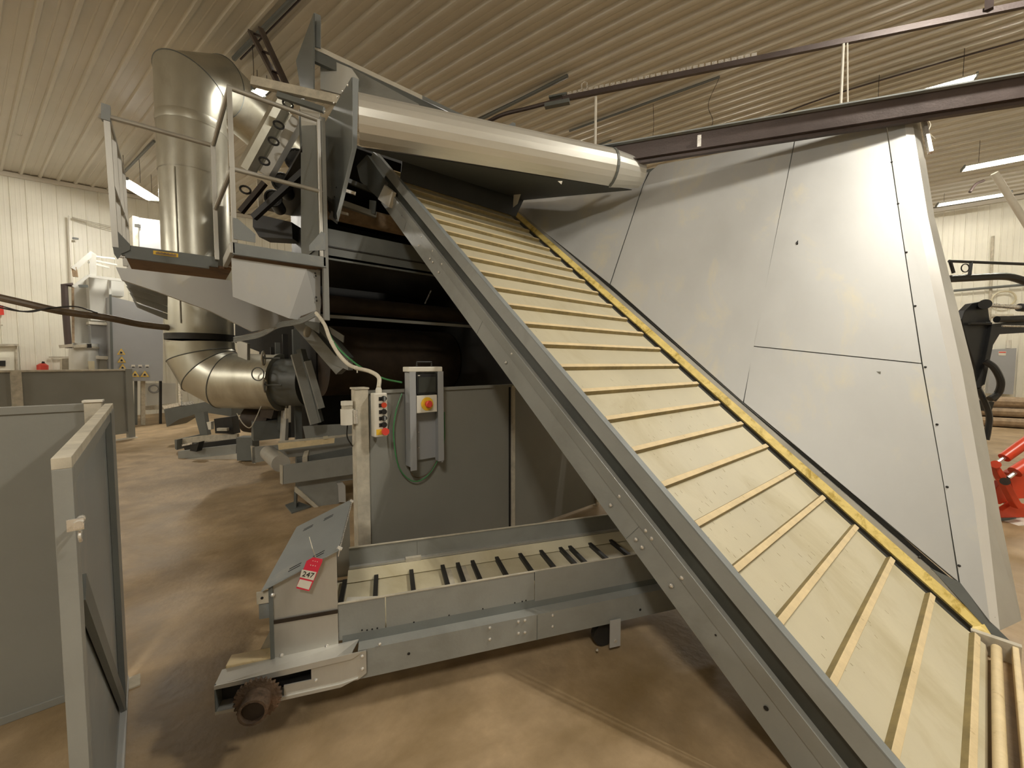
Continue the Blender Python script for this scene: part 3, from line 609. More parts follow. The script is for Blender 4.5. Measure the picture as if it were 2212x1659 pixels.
b = MB(); b.slab([Q(.135, .035, .522), Q(.395, .035, .637), Q(.395, .63, .637), Q(.135, .63, .522)], ZD * .004); b.build('hood_lid', 'greyb', lc)
b = MB(); b.slab([Q(.393, .035, .615), Q(.397, .035, .638), Q(.397, .63, .638), Q(.393, .63, .615)], ld * .003); b.build('lid_lip', 'bright', lc)
lt = lambda s_, p: Q(.135 + .26 * s_, p, .522 + .115 * s_ + .0045)
for s_, p in [(.30, .08), (.62, .08), (.20, .5), (.55, .5)]:
    MB().slab([lt(s_, p), lt(s_ + .16, p), lt(s_ + .16, p + .006), lt(s_, p + .006)], ZD * .0006).build('lid_slot', 'ink', lc)
    MB().slab([lt(s_, p + .02), lt(s_ + .16, p + .02), lt(s_ + .16, p + .026), lt(s_, p + .026)], ZD * .0006).build('lid_slot', 'ink', lc)
for p in (.05, .60): MB().cyl(Q(.39, p, .645), Q(.405, p, .635), .008, 8).build('lid_bolt', 'bright', lc)
LX('side_tab', 'cap', .115, .16, .05, .055, .47, .515); LX('side_tab', 'greyb', .12, .16, .055, .06, .41, .465)
b = MB(); b.cyl(Q(.133, .05, .492), Q(.133, .048, .492), .005, 8); b.build('tab_hole', 'ink', lc)
LX('corner_post', 'greyd', .155, .168, .045, .06, .24, .53)
b = MB(); b.slab([Q(.156, .11, .25), Q(.10, .11, .25), Q(.156, .11, .36)], lq * .004); b.build('rear_gusset', 'cap', lc)
bolts(lc, [Q(.19, .05, .262), Q(.345, .05, .262), Q(.168, .045, .50)], -lq, .008)
# take-up frame with sprocket
b = MB(); b.slab([Q(0, -.02, .14), Q(.0, -.02, .245), Q(.0, .06, .245), Q(0, .06, .14)], ld * .004); b.build('frame_end', 'greyd', lc)
b = MB(); b.slab([Q(0, -.02, .240), Q(.36, -.02, .240), Q(.44, -.02, .262), Q(.46, .05, .262), Q(0, .05, .247)], ZD * .004); b.build('frame_top', 'galv', lc)
b = MB(); b.slab([Q(0, -.021, .232), Q(.22, -.021, .232), Q(.44, -.021, .24), Q(.48, -.021, .262), Q(.44, -.021, .262), Q(0, -.021, .245)], lq * .003); b.build('top_lip', 'galv', lc)
b = MB(); b.slab([Q(.21, -.015, .15), Q(.46, -.015, .15), Q(.49, -.015, .17), Q(.49, -.015, .258), Q(.30, -.015, .245), Q(.30, -.015, .19), Q(.21, -.015, .19)], lq * .004); b.build('side_plate', 'galv', lc)
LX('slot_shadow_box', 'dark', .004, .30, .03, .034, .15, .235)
b = MB(); b.slab([Q(0, -.021, .14), Q(.40, -.021, .14), Q(.46, -.021, .16), Q(.40, -.021, .152), Q(0, -.021, .152)], lq * .06); b.build('lower_flange', 'galv', lc)
LX('belt_return', 'cleat', .01, .16, .05, .11, .247, .262, .004)
LX('frame_floor', 'greyd', .0, .42, -.018, .05, .145, .150)
bolts(lc, [Q(.315, -.016, .185), Q(.475, -.016, .19), Q(.475, -.016, .24)], -lq, .007)
# sprocket
sc = onf(556, 1512, -.06)
nT = 28; R0, R1 = .066, .074; pts = []
for k in range(nT):
    for f_, r_ in ((0, R0), (.25, R1), (.45, R1), (.7, R0)):
        th = 2 * pi * (k + f_) / nT; pts.append(sc + ld * cos(th) * r_ + ZD * sin(th) * r_)
sp = MB().slab(pts, lq * .012).build('sprocket', 'rusts', lc)
b = MB(); b.tube([sc + lq * .012, sc - lq * .055], .044, 28, cap=False); b.tube([sc - lq * .055, sc - lq * .0551], [.044, .036], 28, cap=False); b.tube([sc - lq * .055, sc], .036, 28, cap=False); b.build('hub', 'rusts', sp); sp.children[0].parent = sp
b = MB(); b.cyl(sc - lq * .040, sc + lq * .10, .0355, 24); b.build('drive_shaft', 'rust', lc)
# foot bracket with caster
fb = onf(1326, 1352, -.01)
b = MB(); b.obox(fb, ld, lq, ZD, -.022, .034, -.004, 0, -.10, .03); b.build('foot_bracket', 'galvw', lc); b = MB(); b.cyl(fb + ZD * -.072 - lq * .006 + ld * .008, fb + ZD * -.072 - lq * .001 + ld * .008, .008, 10); b.build('axle_bolt', 'bright', lc)
b = MB(); c = fb + ZD * -.072 + lq * .05 - ld * .02; b.cyl(c, c + lq * .03, .055, 20); b.build('caster_wheel', 'dark', lc)
for a in (.9, 2.05):
    LX('support_leg', 'greyd', a, a + .05, .48, .56, .0, .14)
# auction tag on a thin string
tg = thing('lot_tag', 'red and white paper tag numbered 247 tied to the hood of the low conveyor', 'tag', onf(670, 1240, -.0))
ty = -.0
def T(x, y, o=0.): return onf(x, y, .028 - o)
b = MB(); b.slab([T(676, 1204), T(697, 1208), T(696, 1214), T(668, 1277), T(640, 1271), T(641, 1266), T(662, 1212)], lq * .001); b.build('tag_card', 'tagred', tg)
b = MB(); b.slab([T(652, 1230, .0008), T(684, 1236, .0008), T(677, 1254, .0008), T(648, 1247, .0008)], lq * .0004); b.build('number_field', 'white', tg)
b = MB(); b.slab([T(648, 1251, .0008), T(674, 1257, .0008), T(667, 1274, .0008), T(641, 1267, .0008)], lq * .0004); b.build('blank_field', 'white', tg)
xa = T(684, 1236) - T(652, 1230); ya = T(652, 1230) - T(648, 1247); ya = unit(ya - unit(xa) * np.dot(unit(xa), ya))
text('247', .027, T(665.5, 1242, .0016), xa, ya, 'ink', tg)
for y_, x_, t_ in ((1212, 681, '- - -'), (1222, 676, '• • •')): text(t_, .013, T(x_, y_, .0012), xa, ya, 'white', tg, 'small_print')
MB().tube([T(682, 1204), T(675, 1185, .03), T(668, 1160, .0)], .0012, 5).build('string', 'cream', tg)

# helpers for plates standing in a known plane
FW = V3(c50, s50, 0)
def py_(par, name, m, pts, y, th=.01, bev=0): return MB().slab([PY(a, c, y) for a, c in pts], V3(0, th, 0)).build(name, m, par, bev)
def px_(par, name, m, pts, x, th=.01, bev=0): return MB().slab([PX(a, c, 0, x) for a, c in pts], V3(-th, 0, 0)).build(name, m, par, bev)
def pd_(par, name, m, pts, d, th=.01, bev=0): return MB().slab([D(a, c, d) for a, c in pts], FW * th).build(name, m, par, bev)
def bar_d(par, name, m, a, b_, w, h, up=(0, 0, 1)): return MB().bar(D(*a), D(*b_), w, h, up).build(name, m, par)
# ================================================================== DRYING MACHINE BODY
dm = thing('drying_machine', 'huge dark grey machine body behind the conveyors with black interior, rollers and upright plates', 'machine', (2.0, 4.8, 0))
MB().box(.925, .965, 3.46, 3.51, 1.70, 3.30).build('corner_column', 'grey', dm, .003)
px_(dm, 'side_plate', 'greyd', [(690, 330), (690, 720), (660, 700), (652, 520), (652, 330)], .93, .008)
MB().slab([V3(.92, 3.52, 2.3), V3(.92, 3.98, 2.3), V3(.92, 3.98, 3.45), V3(.92, 3.52, 3.25)], V3(-.01, 0, 0)).build('side_plate', 'greyd', dm)
MB().box(.96, 3.0, 3.50, 3.56, 2.215, 2.45).build('front_beam', 'greyd', dm); MB().box(.96, 3.0, 3.49, 3.50, 2.30, 2.31).build('beam_seam', 'dark', dm)
MB().box(.96, 3.0, 3.50, 3.52, 2.20, 2.235).build('beam_flange', 'greyd', dm)
bk = MB(); Yb = 6.3; c0 = PY(929, 611, Yb); c1 = PY(945, 646, Yb)
for a0, a1, z0, z1 in [(1.28, c0[0], 0, 3.7), (c1[0], 4.2, 0, 3.7), (c0[0], c1[0], 0, c1[2]), (c0[0], c1[0], c0[2], 3.7)]: bk.box(a0, a1, Yb, Yb + .03, z0, z1)
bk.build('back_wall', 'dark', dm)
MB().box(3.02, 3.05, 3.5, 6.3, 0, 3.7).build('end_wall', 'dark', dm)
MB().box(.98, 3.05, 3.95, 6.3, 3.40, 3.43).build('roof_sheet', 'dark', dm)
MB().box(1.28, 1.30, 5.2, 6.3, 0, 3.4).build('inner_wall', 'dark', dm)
MB().cyl(V3(1.3, 5.1, 1.38), V3(3.0, 5.1, 1.38), .42, 40).build('main_roller', 'rust', dm)
MB().cyl(V3(1.15, 4.5, 1.98), V3(3.0, 4.5, 1.98), .09, 24).build('upper_roller', 'rust', dm)
MB().cyl(V3(1.1, 5.0, 2.55), V3(3.0, 5.0, 2.55), .30, 32).build('top_roller', 'dark', dm)
MB().box(1.0, 3.0, 4.1, 4.13, 1.79, 1.82).build('roller_rail', 'grey', dm)
MB().cyl(V3(.98, 4.0, 2.78), V3(3.0, 4.0, 2.78), .085, 20).build('rust_roller', 'wood', dm)
bar_d(dm, 'loose_rod', 'bright', (931, 628, 5.2), (918, 656, 5.1), .012, .012)
pd_(dm, 'dark_backing', 'dark', [(508, 690), (660, 690), (655, 945), (560, 945), (560, 760), (508, 740)], 6.0, .3)  # dark sheet added to block the bright wall behind the valve column
# guard plates
px_(dm, 'rear_guard_plate', 'greyd', [(680, 30), (680, 215), (655, 215), (642, 132)], 1.10, .012)
pd_(dm, 'guard_flange', 'greyb', [(678, 27), (692, 33), (692, 104), (679, 100)], D(686, 60, 1)[0] * 0 + 4.0, .012)
px_(dm, 'front_guard_plate', 'greyd', [(762, 168), (766, 320), (730, 478), (716, 462), (692, 430), (689, 292)], 1.11, .010)
o = MB().slab([PY(762, 166, 3.2), PY(775, 171, 3.2), PY(771, 318, 3.2), PY(741, 440, 3.2), PY(731, 478, 3.22), PY(728, 460, 3.2), PY(762, 320, 3.2)], V3(0, .012, 0)).build('guard_flange', 'greyb', dm)
bolts(dm, [PX(x, y, 0, 1.098) for x, y in [(752, 184), (741, 197), (730, 209), (722, 222), (702, 241)]], (-1, 0, 0), .012, 'bright')
bolts(dm, [PX(x, y, 0, 1.098) for x, y in [(727, 405), (723, 425), (702, 392)]], (-1, 0, 0), .008, 'dark')
# upper outfeed beam and panels
yB = 4.3; a = PY(690, 100, yB); c_ = PY(1052, 273, yB); zB = (a[2] + c_[2]) / 2
MB().slab([V3(1.09, yB, zB), V3(1.09, yB + .06, zB + .03), V3(1.09, yB + .06, zB - .02), V3(1.09, yB, zB - .045)], V3(1.17, 0, 0)).build('top_rail', 'white', dm)
MB().slab([V3(2.26, yB, zB), V3(2.26, yB + .06, zB + .03), V3(2.26, yB + .06, zB - .02), V3(2.26, yB, zB - .045)], V3(.95, 0, 0)).build('top_rail', 'greyb', dm)
MB().box(1.09, 3.2, yB + .01, yB + .05, zB - .15, zB - .045).build('lower_rail', 'greyd', dm)
vs = [PY(692, 137, yB + .06), PY(745, 160, yB + .06), PY(778, 185, yB + .06), PY(845, 235, yB + .06), PY(905, 262, yB + .06), PY(780, 240, yB + .06), PY(725, 205, yB + .06), PY(692, 196, yB + .06)]
pd_(dm, 'light_side_panel', 'cabw', [(692, 120), (760, 148), (775, 170), (735, 203), (692, 192)], 4.15, .02)
pd_(dm, 'curved_side_panel', 'grey', [(748, 140), (905, 225), (905, 252), (775, 232), (765, 190)], 4.25, .02)
MB().tube([V3(2.05, yB + .1, zB - .20), V3(2.5, yB + .1, zB - .26)], .06, 14).build('orange_pipe', 'orange', dm)
pd_(dm, 'corner_bracket', 'greyb', [(1083, 280), (1107, 264), (1114, 266), (1114, 292), (1083, 292)], 4.6, .02)
pd_(dm, 'white_wall_panel', 'cabw', [(648, 228), (690, 240), (690, 300), (652, 290)], 4.0, .01)
# cross beams above the railing
bar_d(dm, 'cross_beam', 'cap', (545, 176, 3.7), (733, 218, 3.75), .05, .075); bar_d(dm, 'cross_beam', 'greyd', (600, 205, 3.72), (700, 238, 3.75), .04, .045)
# slotted channel rising to the ceiling
for a, c_ in (((541, 68, 4.9), (604, 186, 4.1)), ((563, 62, 4.9), (618, 182, 4.1))):
    bar_d(dm, 'slanting_channel', 'beam', a, c_, .055, .03)
for k in range(3):
    t_ = .1 + k * .35; p = D(552, 66, 4.9) * (1 - t_) + D(611, 184, 4.1) * t_; MB().bar(p - V3(.045, 0, 0), p + V3(.045, 0, 0), .03, .01).build('channel_tie', 'beam', dm)
# chute channels, small drums and chain guards seen through the railing
MB().tube([D(617, 212, 4.25), D(532, 368, 4.25)], .085, 8).build('chute_channel', 'duct', dm); MB().tube([D(640, 258, 4.4), D(572, 378, 4.4)], .085, 6).build('chute_channel', 'galv', dm)
for x, y in [(622, 225), (602, 270), (591, 305), (571, 348), (530, 410)]: MB().tube(arc(D(x, y, 4.1), V3(1, 0, 0), unit(V3(0, .4, 1)), .045, 0, 2 * pi, 14)[:-1], .010, 6, closed=True).build('chain_link', 'dark', dm)
for x, y, r in [(640, 345, .10), (608, 393, .08), (590, 428, .07)]:
    p = D(x, y, 4.6); MB().cyl(p, p + V3(.12, .32, 0), r, 20).build('small_roller', 'dark', dm); MB().tube(arc(p, V3(.9, -.3, 0), ZD, r + .015, 0, 2 * pi, 20)[:-1], .014, 6, closed=True).build('roller_ring', 'dark', dm)
bar_d(dm, 'diagonal_strut', 'dark', (548, 470, 4.3), (692, 338, 4.2), .05, .06); bar_d(dm, 'diagonal_strut', 'rust', (520, 458, 4.4), (572, 395, 4.4), .05, .05)
bar_d(dm, 'inner_post', 'cap', (560, 390, 4.6), (564, 450, 4.6), .05, .05); bar_d(dm, 'inner_post', 'greyd', (651, 240, 4.3), (655, 330, 4.3), .03, .05)
pd_(dm, 'drive_box', 'dark', [(546, 460), (630, 480), (632, 516), (560, 512), (546, 490)], 4.5, .2)
# between guard plate and slanting conveyor
bar_d(dm, 'bearing_rail', 'grey', (735, 438, 3.7), (812, 465, 3.9), .04, .05); bar_d(dm, 'bearing_rail', 'greyd', (745, 388, 3.9), (812, 415, 4.1), .03, .04); bar_d(dm, 'bearing_rail', 'bright', (747, 412, 3.85), (768, 419, 3.9), .02, .03)
bar_d(dm, 'bearing_rail', 'greyd', (692, 415, 3.6), (735, 450, 3.65), .03, .02); bar_d(dm, 'shaft_stub', 'white', (736, 459, 3.6), (752, 463, 3.6), .02, .02); pd_(dm, 'hanging_plate', 'cab', [(716, 455), (732, 470), (728, 484), (710, 470)], 3.6, .006)
pd_(dm, 'rail_end_plate', 'greyd', [(798, 432), (812, 434), (810, 462), (797, 460)], 3.85, .02)
# column of valves on the left of the interior
vcol = thing('valve_column', 'dark dusty column with handwheels and cables standing between the steel duct and the black interior', 'machine column', PZ(632, 950, 0))
pv = PZ(632, 965, 0)
for x, y0, y1, w_, m in [(645, 712, 948, .075, 'greyd'), (622, 722, 945, .06, 'dark'), (605, 740, 930, .05, 'greyd'), (592, 750, 900, .035, 'dark')]:
    a, c_ = D(x, y0, 5.1), D(x, y1, 5.1); MB().bar(V3(c_[0], c_[1], 0 if w_ > .07 else c_[2]), V3(c_[0], c_[1], a[2]), w_, w_).build('column', m, vcol)
for x, y in [(569, 774), (572, 832)]:
    c = D(x, y, 4.6); ax_ = unit(V3(.86, -.5, 0)) ; hx = unit(V3(.35, .93, 0))
    w_ = MB().tube(arc(c, hx, ZD, .078, 0, 2 * pi, 24)[:-1], .010, 8, closed=True).build('handwheel', 'cap', vcol)
    s_ = MB()
    for k in range(3): s_.bar(c, c + (hx * cos(k * 2.094 + .5) + ZD * sin(k * 2.094 + .5)) * .078, .012, .012)
    s_.cyl(c - ax_ * .01, c + ax_ * .18, .010, 8); o = s_.build('spokes', 'greyd', vcol); o.parent = w_
MB().tube(arc(D(557, 808, 4.6), unit(V3(.7, -.7, 0)), ZD, .075, 0, 2 * pi, 20)[:-1], .007, 6, closed=True).build('wire_ring', 'greyd', vcol)
bar_d(vcol, 'gauge_box', 'cap', (620, 882, 4.7), (620, 904, 4.7), .04, .04); bar_d(vcol, 'gauge_box', 'cap', (626, 876, 4.7), (626, 912, 4.7), .02, .02)
pd_(vcol, 'motor_terminal_box', 'rust', [(566, 872), (594, 880), (586, 905), (560, 900)], 4.9, .12); MB().cyl(D(535, 905, 5.2), D(590, 912, 5.2), .17, 20).build('motor', 'rust', vcol)
MB().box(*sorted((D(545, 935, 5.0)[0], D(628, 935, 5.0)[0])), D(545, 935, 5)[1] - .1, D(545, 935, 5)[1] + .1, .38, .62).build('base_block', 'greyd', vcol)
solo(MB().tube(curve_pts([D(512, 893, 4.7), D(525, 915, 4.6), D(540, 924, 4.6), D(552, 905, 4.6), D(564, 878, 4.7)], 24), .006, 6), 'drooping_cable', 'cap', 'pale cable looping under the duct elbow', 'cable')
for a_, b_, lab in (((490, 745), (550, 770), 'a'),): pass
pd_(vcol, 'duct_bracket', 'galv', [(511, 735), (534, 742), (534, 778), (514, 770)], 4.5, .05)
solo(MB().tube(curve_pts([D(x, y, d) for x, y, d in [(520, 728, 4.2), (560, 718, 3.9), (600, 700, 3.6), (640, 690, 3.3), (683, 675, 2.95)]], 30), .015, 8), 'cable_bundle', 'hose', 'grey bundle of cables under the platform arm, ending where the white cable starts', 'cable')
b = MB()
for j in range(4): b.tube(curve_pts([D(x, y + 3 * j - 3, d) for x, y, d in [(505, 732, 4.2), (560, 722, 3.85), (600, 702, 3.5), (630, 696, 3.3), (655, 690, 3.1), (682, 676, 2.93)]], 26), .007, 6)
solo(b, 'loose_cables', 'greyb', 'strands of pale cable tied along the bundle under the platform arm', 'cable')['kind'] = 'stuff'
# braces in front of the black interior
br = thing('slanted_chute', 'light grey slanting chute brace pointing down right below the pale bracket', 'chute', D(700, 730, 3.9))
bar_d(br, 'chute_body', 'grey', (650, 695, 4.0), (742, 800, 4.0), .14, .12); bar_d(br, 'chute_lid', 'greyd', (690, 700, 3.95), (755, 775, 3.95), .12, .05); pd_(br, 'end_block', 'grey', [(727, 765), (752, 776), (752, 800), (724, 788)], 3.9, .12)
MB().cyl(D(662, 716, 3.85), D(666, 717, 3.85), .055, 16).build('pulley', 'cap', br); pd_(br, 'end_tab', 'grey', [(710, 705), (742, 725), (741, 740), (716, 722)], 3.9, .02)
b2 = thing('chute_channel', 'steep grey double channel leaning in front of the black interior, above the cream tray', 'chute', D(670, 840, 4.1))
bar_d(b2, 'channel_side', 'grey', (640, 765, 4.1), (682, 915, 4.1), .05, .10, (1, 0, 0)); bar_d(b2, 'channel_floor', 'greyd', (650, 755, 4.15), (690, 912, 4.15), .10, .05); bar_d(b2, 'channel_side', 'grey', (664, 780, 4.1), (694, 882, 4.1), .05, .06, (1, 0, 0))
# ================================================================== PLATFORMS
ap = thing('access_platform', 'railed steel access platform beside the guard plates, right and nearer of the two', 'platform', (.62, 3.7, 2.1))
PXL, PXR, PYF, PYB, PZT, PZR = .325, .945, 3.46, 4.0, 2.205, 3.27
def Bx(par, name, m, *a, bev=.003): return MB().box(*a).build(name, m, par, bev)
Bx(ap, 'front_channel', 'greyb', PXL, PXR, PYF, PYF + .03, PZT - .075, PZT); Bx(ap, 'front_lip', 'greyb', PXL, PXR, PYF - .01, PYF + .02, PZT - .085, PZT - .075)
Bx(ap, 'side_channel', 'galv', PXL - .015, PXL + .015, PYF, PYB + .02, PZT - .075, PZT)
Bx(ap, 'deck_board', 'plank', PXL + .015, PXR, PYF + .03, PYB, PZT - .07, PZT - .04)
for x in (PXL + .015, PXR - .025): Bx(ap, 'post', 'galv', x - .015, x + .015, PYF, PYF + .03, PZT, PZR)
Bx(ap, 'post', 'galv', PXL - .07, PXL - .04, PYB - .03, PYB, PZT - .03, 3.07) 
zm = 2.72
for z, nm in ((PZR, 'top_rail'), (zm, 'middle_rail')): MB().cyl(V3(PXL, PYF + .015, z), V3(PXR - .01, PYF + .015, z), .016, 12).build(nm, 'galv', ap)
MB().cyl(V3(PXL + .015, PYF + .015, PZR), V3(PXL - .055, PYB - .015, 3.06), .016, 10).build('side_rail', 'galv', ap); MB().cyl(V3(PXL + .015, PYF + .015, zm), V3(PXL - .055, PYB - .015, 2.57), .016, 10).build('side_rail', 'galv', ap)
py_(ap, 'gusset_plate', 'greyb', [(503, 470), (513, 472), (552, 506), (552, 524), (505, 516)], PYF - .006, .006); py_(ap, 'gusset_plate', 'greyb', [(694, 500), (703, 504), (703, 540), (668, 542), (668, 530)], PYF - .006, .006)
b = MB(); b.slab([PY(500, 557, 3.50), PY(662, 581, 3.50), PY(625, 688, 3.50), PY(503, 641, 3.50)], V3(0, .01, 0)); b.build('bracket_plate', 'galvw', ap)
b = MB(); b.slab([PY(662, 581, 3.50), PY(692, 584, 3.56), PY(692, 697, 3.56), PY(625, 688, 3.50)], V3(0, .01, 0)); b.build('bracket_flank', 'galvw', ap)
bolts(ap, [PY(681, 590, 3.52), PY(682, 596, 3.52), PY(683, 642, 3.52), PY(684, 650, 3.52)], (0, -1, 0), .008, 'dark')
lpf = thing('access_platform', 'railed steel platform with yellow sticker before the round duct, left of two', 'platform', (-.02, 4.2, 2.05))
YL = 4.0
def yl(x, y, dy=0): return PY(x, y, YL + dy)
py_(lpf, 'front_channel', 'greyd', [(262, 536), (281, 530), (471, 556), (471, 577), (262, 550)], YL, .04); py_(lpf, 'lower_angle', 'greyd', [(270, 550), (452, 573), (452, 580), (270, 556)], YL - .02, .03)
MB().slab([yl(270, 552, .03), yl(500, 583, .03), yl(500, 583, .03) + V3(0, 1.0, 0), yl(270, 552, .03) + V3(0, 1.0, 0)], V3(0, 0, .02)).build('deck_board', 'plank', lpf)
py_(lpf, 'gusset_plate', 'greyd', [(244, 500), (252, 497), (281, 528), (281, 540), (262, 548), (254, 560), (246, 548), (242, 524)], YL - .012, .010)
a, c_ = yl(232, 248), yl(250, 535); MB().bar(yl(229, 228), yl(229, 262), .045, .045).build('post_sleeve', 'greyb', lpf); MB().bar(yl(231, 258), yl(250, 535), .032, .032).build('post', 'galv', lpf)
MB().cyl(yl(226, 250), yl(462, 315), .017, 10).build('top_rail', 'galv', lpf); MB().tube([yl(226, 250), yl(219, 249), yl(216, 256)], .012, 8).build('rail_hook', 'galv', lpf)
xL = a[0] - .01
for k, dy in enumerate((.35, .7, 1.05)):
    MB().bar(V3(c_[0], YL + dy, c_[2]), V3(a[0], YL + dy, a[2] - .03), .03, .03).build('post', 'galv', lpf)
MB().cyl(V3(a[0], YL, a[2] - .01), V3(a[0], YL + 1.05, a[2] - .01), .015, 8).build('side_rail', 'galv', lpf); MB().cyl(V3((a[0] + c_[0]) / 2, YL, 2.6), V3((a[0] + c_[0]) / 2, YL + 1.05, 2.6), .015, 8).build('side_rail', 'galv', lpf)
py_(lpf, 'yellow_sticker', 'yel', [(331, 541), (385, 548), (385, 556), (331, 549)], YL - .004, .003)
p0, p1 = yl(336, 545.6, -.006), yl(380, 551.6, -.006)
b = MB()
for k in range(18):
    q = p0 + (p1 - p0) * (k / 18 + .01); b.obox(q, unit(p1 - p0), V3(0, 1, 0), ZD, 0, .008, -.001, 0, -.009, .009 if k % 3 else .005)
b.build('sticker_print', 'wood', lpf)['kind'] = 'stuff'
py_(lpf, 'support_arm', 'galvw', [(250, 577), (500, 606), (503, 640), (640, 688), (600, 706), (545, 716), (455, 672), (340, 630), (262, 604)], YL + .02, .05)
for k in range(4): py_(lpf, 'louvre', 'grey', [(265 + k * 7, 604 + k * 14), (300, 606 + k * 17), (362, 630 + k * 16), (362, 646 + k * 15), (278 + k * 6, 622 + k * 14)], YL + .25 + k * .1, .02)
# ================================================================== ROUND DUCT
du = thing('exhaust_duct', 'huge round steel duct with elbows at top and bottom, rising behind the left platform', 'duct', D(432, 700, 5.0) * V3(1, 1, 0))
dc = D(433, 700, 5.0); dX, dY = dc[0], dc[1]; R = .345
topz = D(430, 180, 5.0)[2]; botz = D(430, 728, 4.7)[2]
def dz(y): return D(433, y, 4.78)[2]
MB().tube([V3(dX, dY, dz(366)), V3(dX, dY, dz(252))], R, 48, cap=False).build('upper_riser', 'duct', du)
MB().tube([V3(dX, dY, dz(726)), V3(dX, dY, dz(362))], R - .004, 48, cap=False).build('lower_riser', 'duct', du)
MB().tube([V3(dX, dY, dz(262)), V3(dX, dY, dz(252)), V3(dX, dY, dz(242))], [R + .002, R + .010, R + .002], 48, cap=False).build('collar_band', 'duct', du)
b = MB(); vd = unit(CP - V3(dX, dY, EYE)) * V3(1, 1, 0); rd = V3(vd[1], -vd[0], 0); sg = V3(dX, dY, 0) + (unit(vd) * .86 + unit(-rd) * .5 * -1) * R
for s_ in (-1,):
    aa = math.atan2(vd[1], vd[0]) - .55
    sg = V3(dX + (R + .001) * cos(aa), dY + (R + .001) * sin(aa), 0); b.bar(sg + ZD * dz(700), sg + ZD * dz(370), .014, .008)
b.build('lock_seam', 'duct', du)
MB().tube([V3(dX, dY, dz(733)), V3(dX, dY, dz(720))], R + .008, 48, cap=False).build('slip_ring', 'dark', du)
# top elbow: three mitred gores bending back and down into the slanting run
hz = unit(D(610, 300, 6.0) - D(433, 300, 5.0)) * V3(1, 1, 0); hz = unit(hz)
zt_ = dz(180)
def mitre(c, nrm, axis_dir, r, seg=48):   # ellipse where the cylinder about axis_dir meets the plane
    axis_dir = unit(axis_dir); up = ZD if abs(axis_dir[2]) < .9 else hz
    x = unit(np.cross(axis_dir, up)); y = np.cross(x, axis_dir); nrm = unit(nrm); out = []
    for k in range(seg):
        p = c + (x * cos(2 * pi * k / seg) + y * sin(2 * pi * k / seg)) * r; out.append(p - axis_dir * (np.dot(p - c, nrm) / np.dot(axis_dir, nrm)))
    return out
def loft(rings, name, m, par):
    seg = len(rings[0]); vs = [p for r_ in rings for p in r_]
    fs = [(i * seg + k, i * seg + (k + 1) % seg, (i + 1) * seg + (k + 1) % seg, (i + 1) * seg + k) for i in range(len(rings) - 1) for k in range(seg)]
    return MB().add(vs, fs, True).build(name, m, par)
def gored(points, r, names, m, par):
    P = [np.array(p, float) for p in points]; dirs = [unit(P[i + 1] - P[i]) for i in range(len(P) - 1)]; x = np.cross(dirs[0], hz + ZD * .01)
    side = unit(np.cross(hz, ZD)); rings = []
    for i, p in enumerate(P):
        d = dirs[min(i, len(dirs) - 1)]
        nrm = d if i in (0, len(P) - 1) else unit(dirs[i - 1] + dirs[i])
        yv = unit(np.cross(side, nrm)); k_ = 1 / max(.3, abs(np.dot(nrm, d)))
        rings.append([p + side * cos(t) * r + yv * sin(t) * r * k_ for t in np.linspace(0, 2 * pi, 49)[:-1]])
    for i in range(len(P) - 1): loft([rings[i], rings[i + 1]], names, m, par)
    for i in range(1, len(P) - 1): MB().tube(rings[i], .007, 5, closed=True).build('seam_bead', 'greyd', par)
    return rings
e1 = V3(dX, dY, D(433, 182, 4.95)[2]); e3 = D(612, 318, 6.6); e2 = e1 + unit(e3 - e1) * .42 + ZD * .24; eh = unit(e3 - e2); hz = unit(eh * V3(1, 1, 0))
gored([V3(dX, dY, dz(250)), e1, e2, e3], R, 'elbow_gore', 'duct', du)
# lower segmented elbow turning right toward the fan
l0 = V3(dX, dY, dz(738)); hx2 = unit(V3(1, -.25, 0)); hx2 = unit(D(585, 800, 5.0) - D(433, 800, 5.0)) * V3(1, 1, 0)
hz_old = hz; hz = unit(hx2)
zz = lambda y: dz(y)
gp_ = lambda x, y: V3(dX, dY, zz(y)) + hz * (x - 433) * .0058
gored([l0, gp_(434, 768), gp_(452, 803), gp_(488, 824), gp_(600, 828)], R, 'lower_gore', 'duct', du)
fe = gp_(600, 828)
MB().tube([fe - hz * .01, fe + hz * .03], R + .012, 48).build('fan_flange', 'duct', du)
MB().tube([fe + hz * .03, fe + hz * .35], R * .86, 40).build('fan_housing', 'greyd', du)
hz = hz_old
MB().tube([fe + hz * .1 - ZD * .3, V3(fe[0], fe[1], 0)], .05, 8).build('support_post', 'galv', du)
# ================================================================== ROLLER FRAME in the middle (behind the small hood)
rf = thing('roller_frame', 'low grey roller frame with cream tray and stand, behind the tagged hood', 'machine frame', (1.0, 4.3, 0))
YR = 4.0
def yr(x, y, d=0): return PY(x, y, YR + d)
rd_ = unit(yr(767, 985) * V3(1, 1, 0) - yr(605, 1010) * V3(1, 1, 0))
def pr_(name, m, pts, th=.03, dep=4.0): return pd_(rf, name, m, pts, dep, th)
nR = unit(V3(sin(radians(16)), cos(radians(16)), 0)); pR0 = D(612, 1045, 3.5)
def rp(name, m, pts, off=0., th=.02): return MB().slab([PN(x, y, nR, pR0 + nR * off) for x, y in pts], nR * th).build(name, m, rf)
rp('side_channel', 'grey', [(612, 1006), (765, 984), (765, 1024), (612, 1046)], 0, .03); rp('channel_end', 'cap', [(604, 1004), (611, 1007), (611, 1047), (605, 1044)], 0, .04)
rp('rear_channel', 'grey', [(545, 966), (600, 962), (770, 938), (770, 975), (600, 990), (545, 1001)], .75, .03); rp('rear_end', 'cap', [(541, 963), (550, 966), (552, 1002), (545, 1000)], .75, .04)
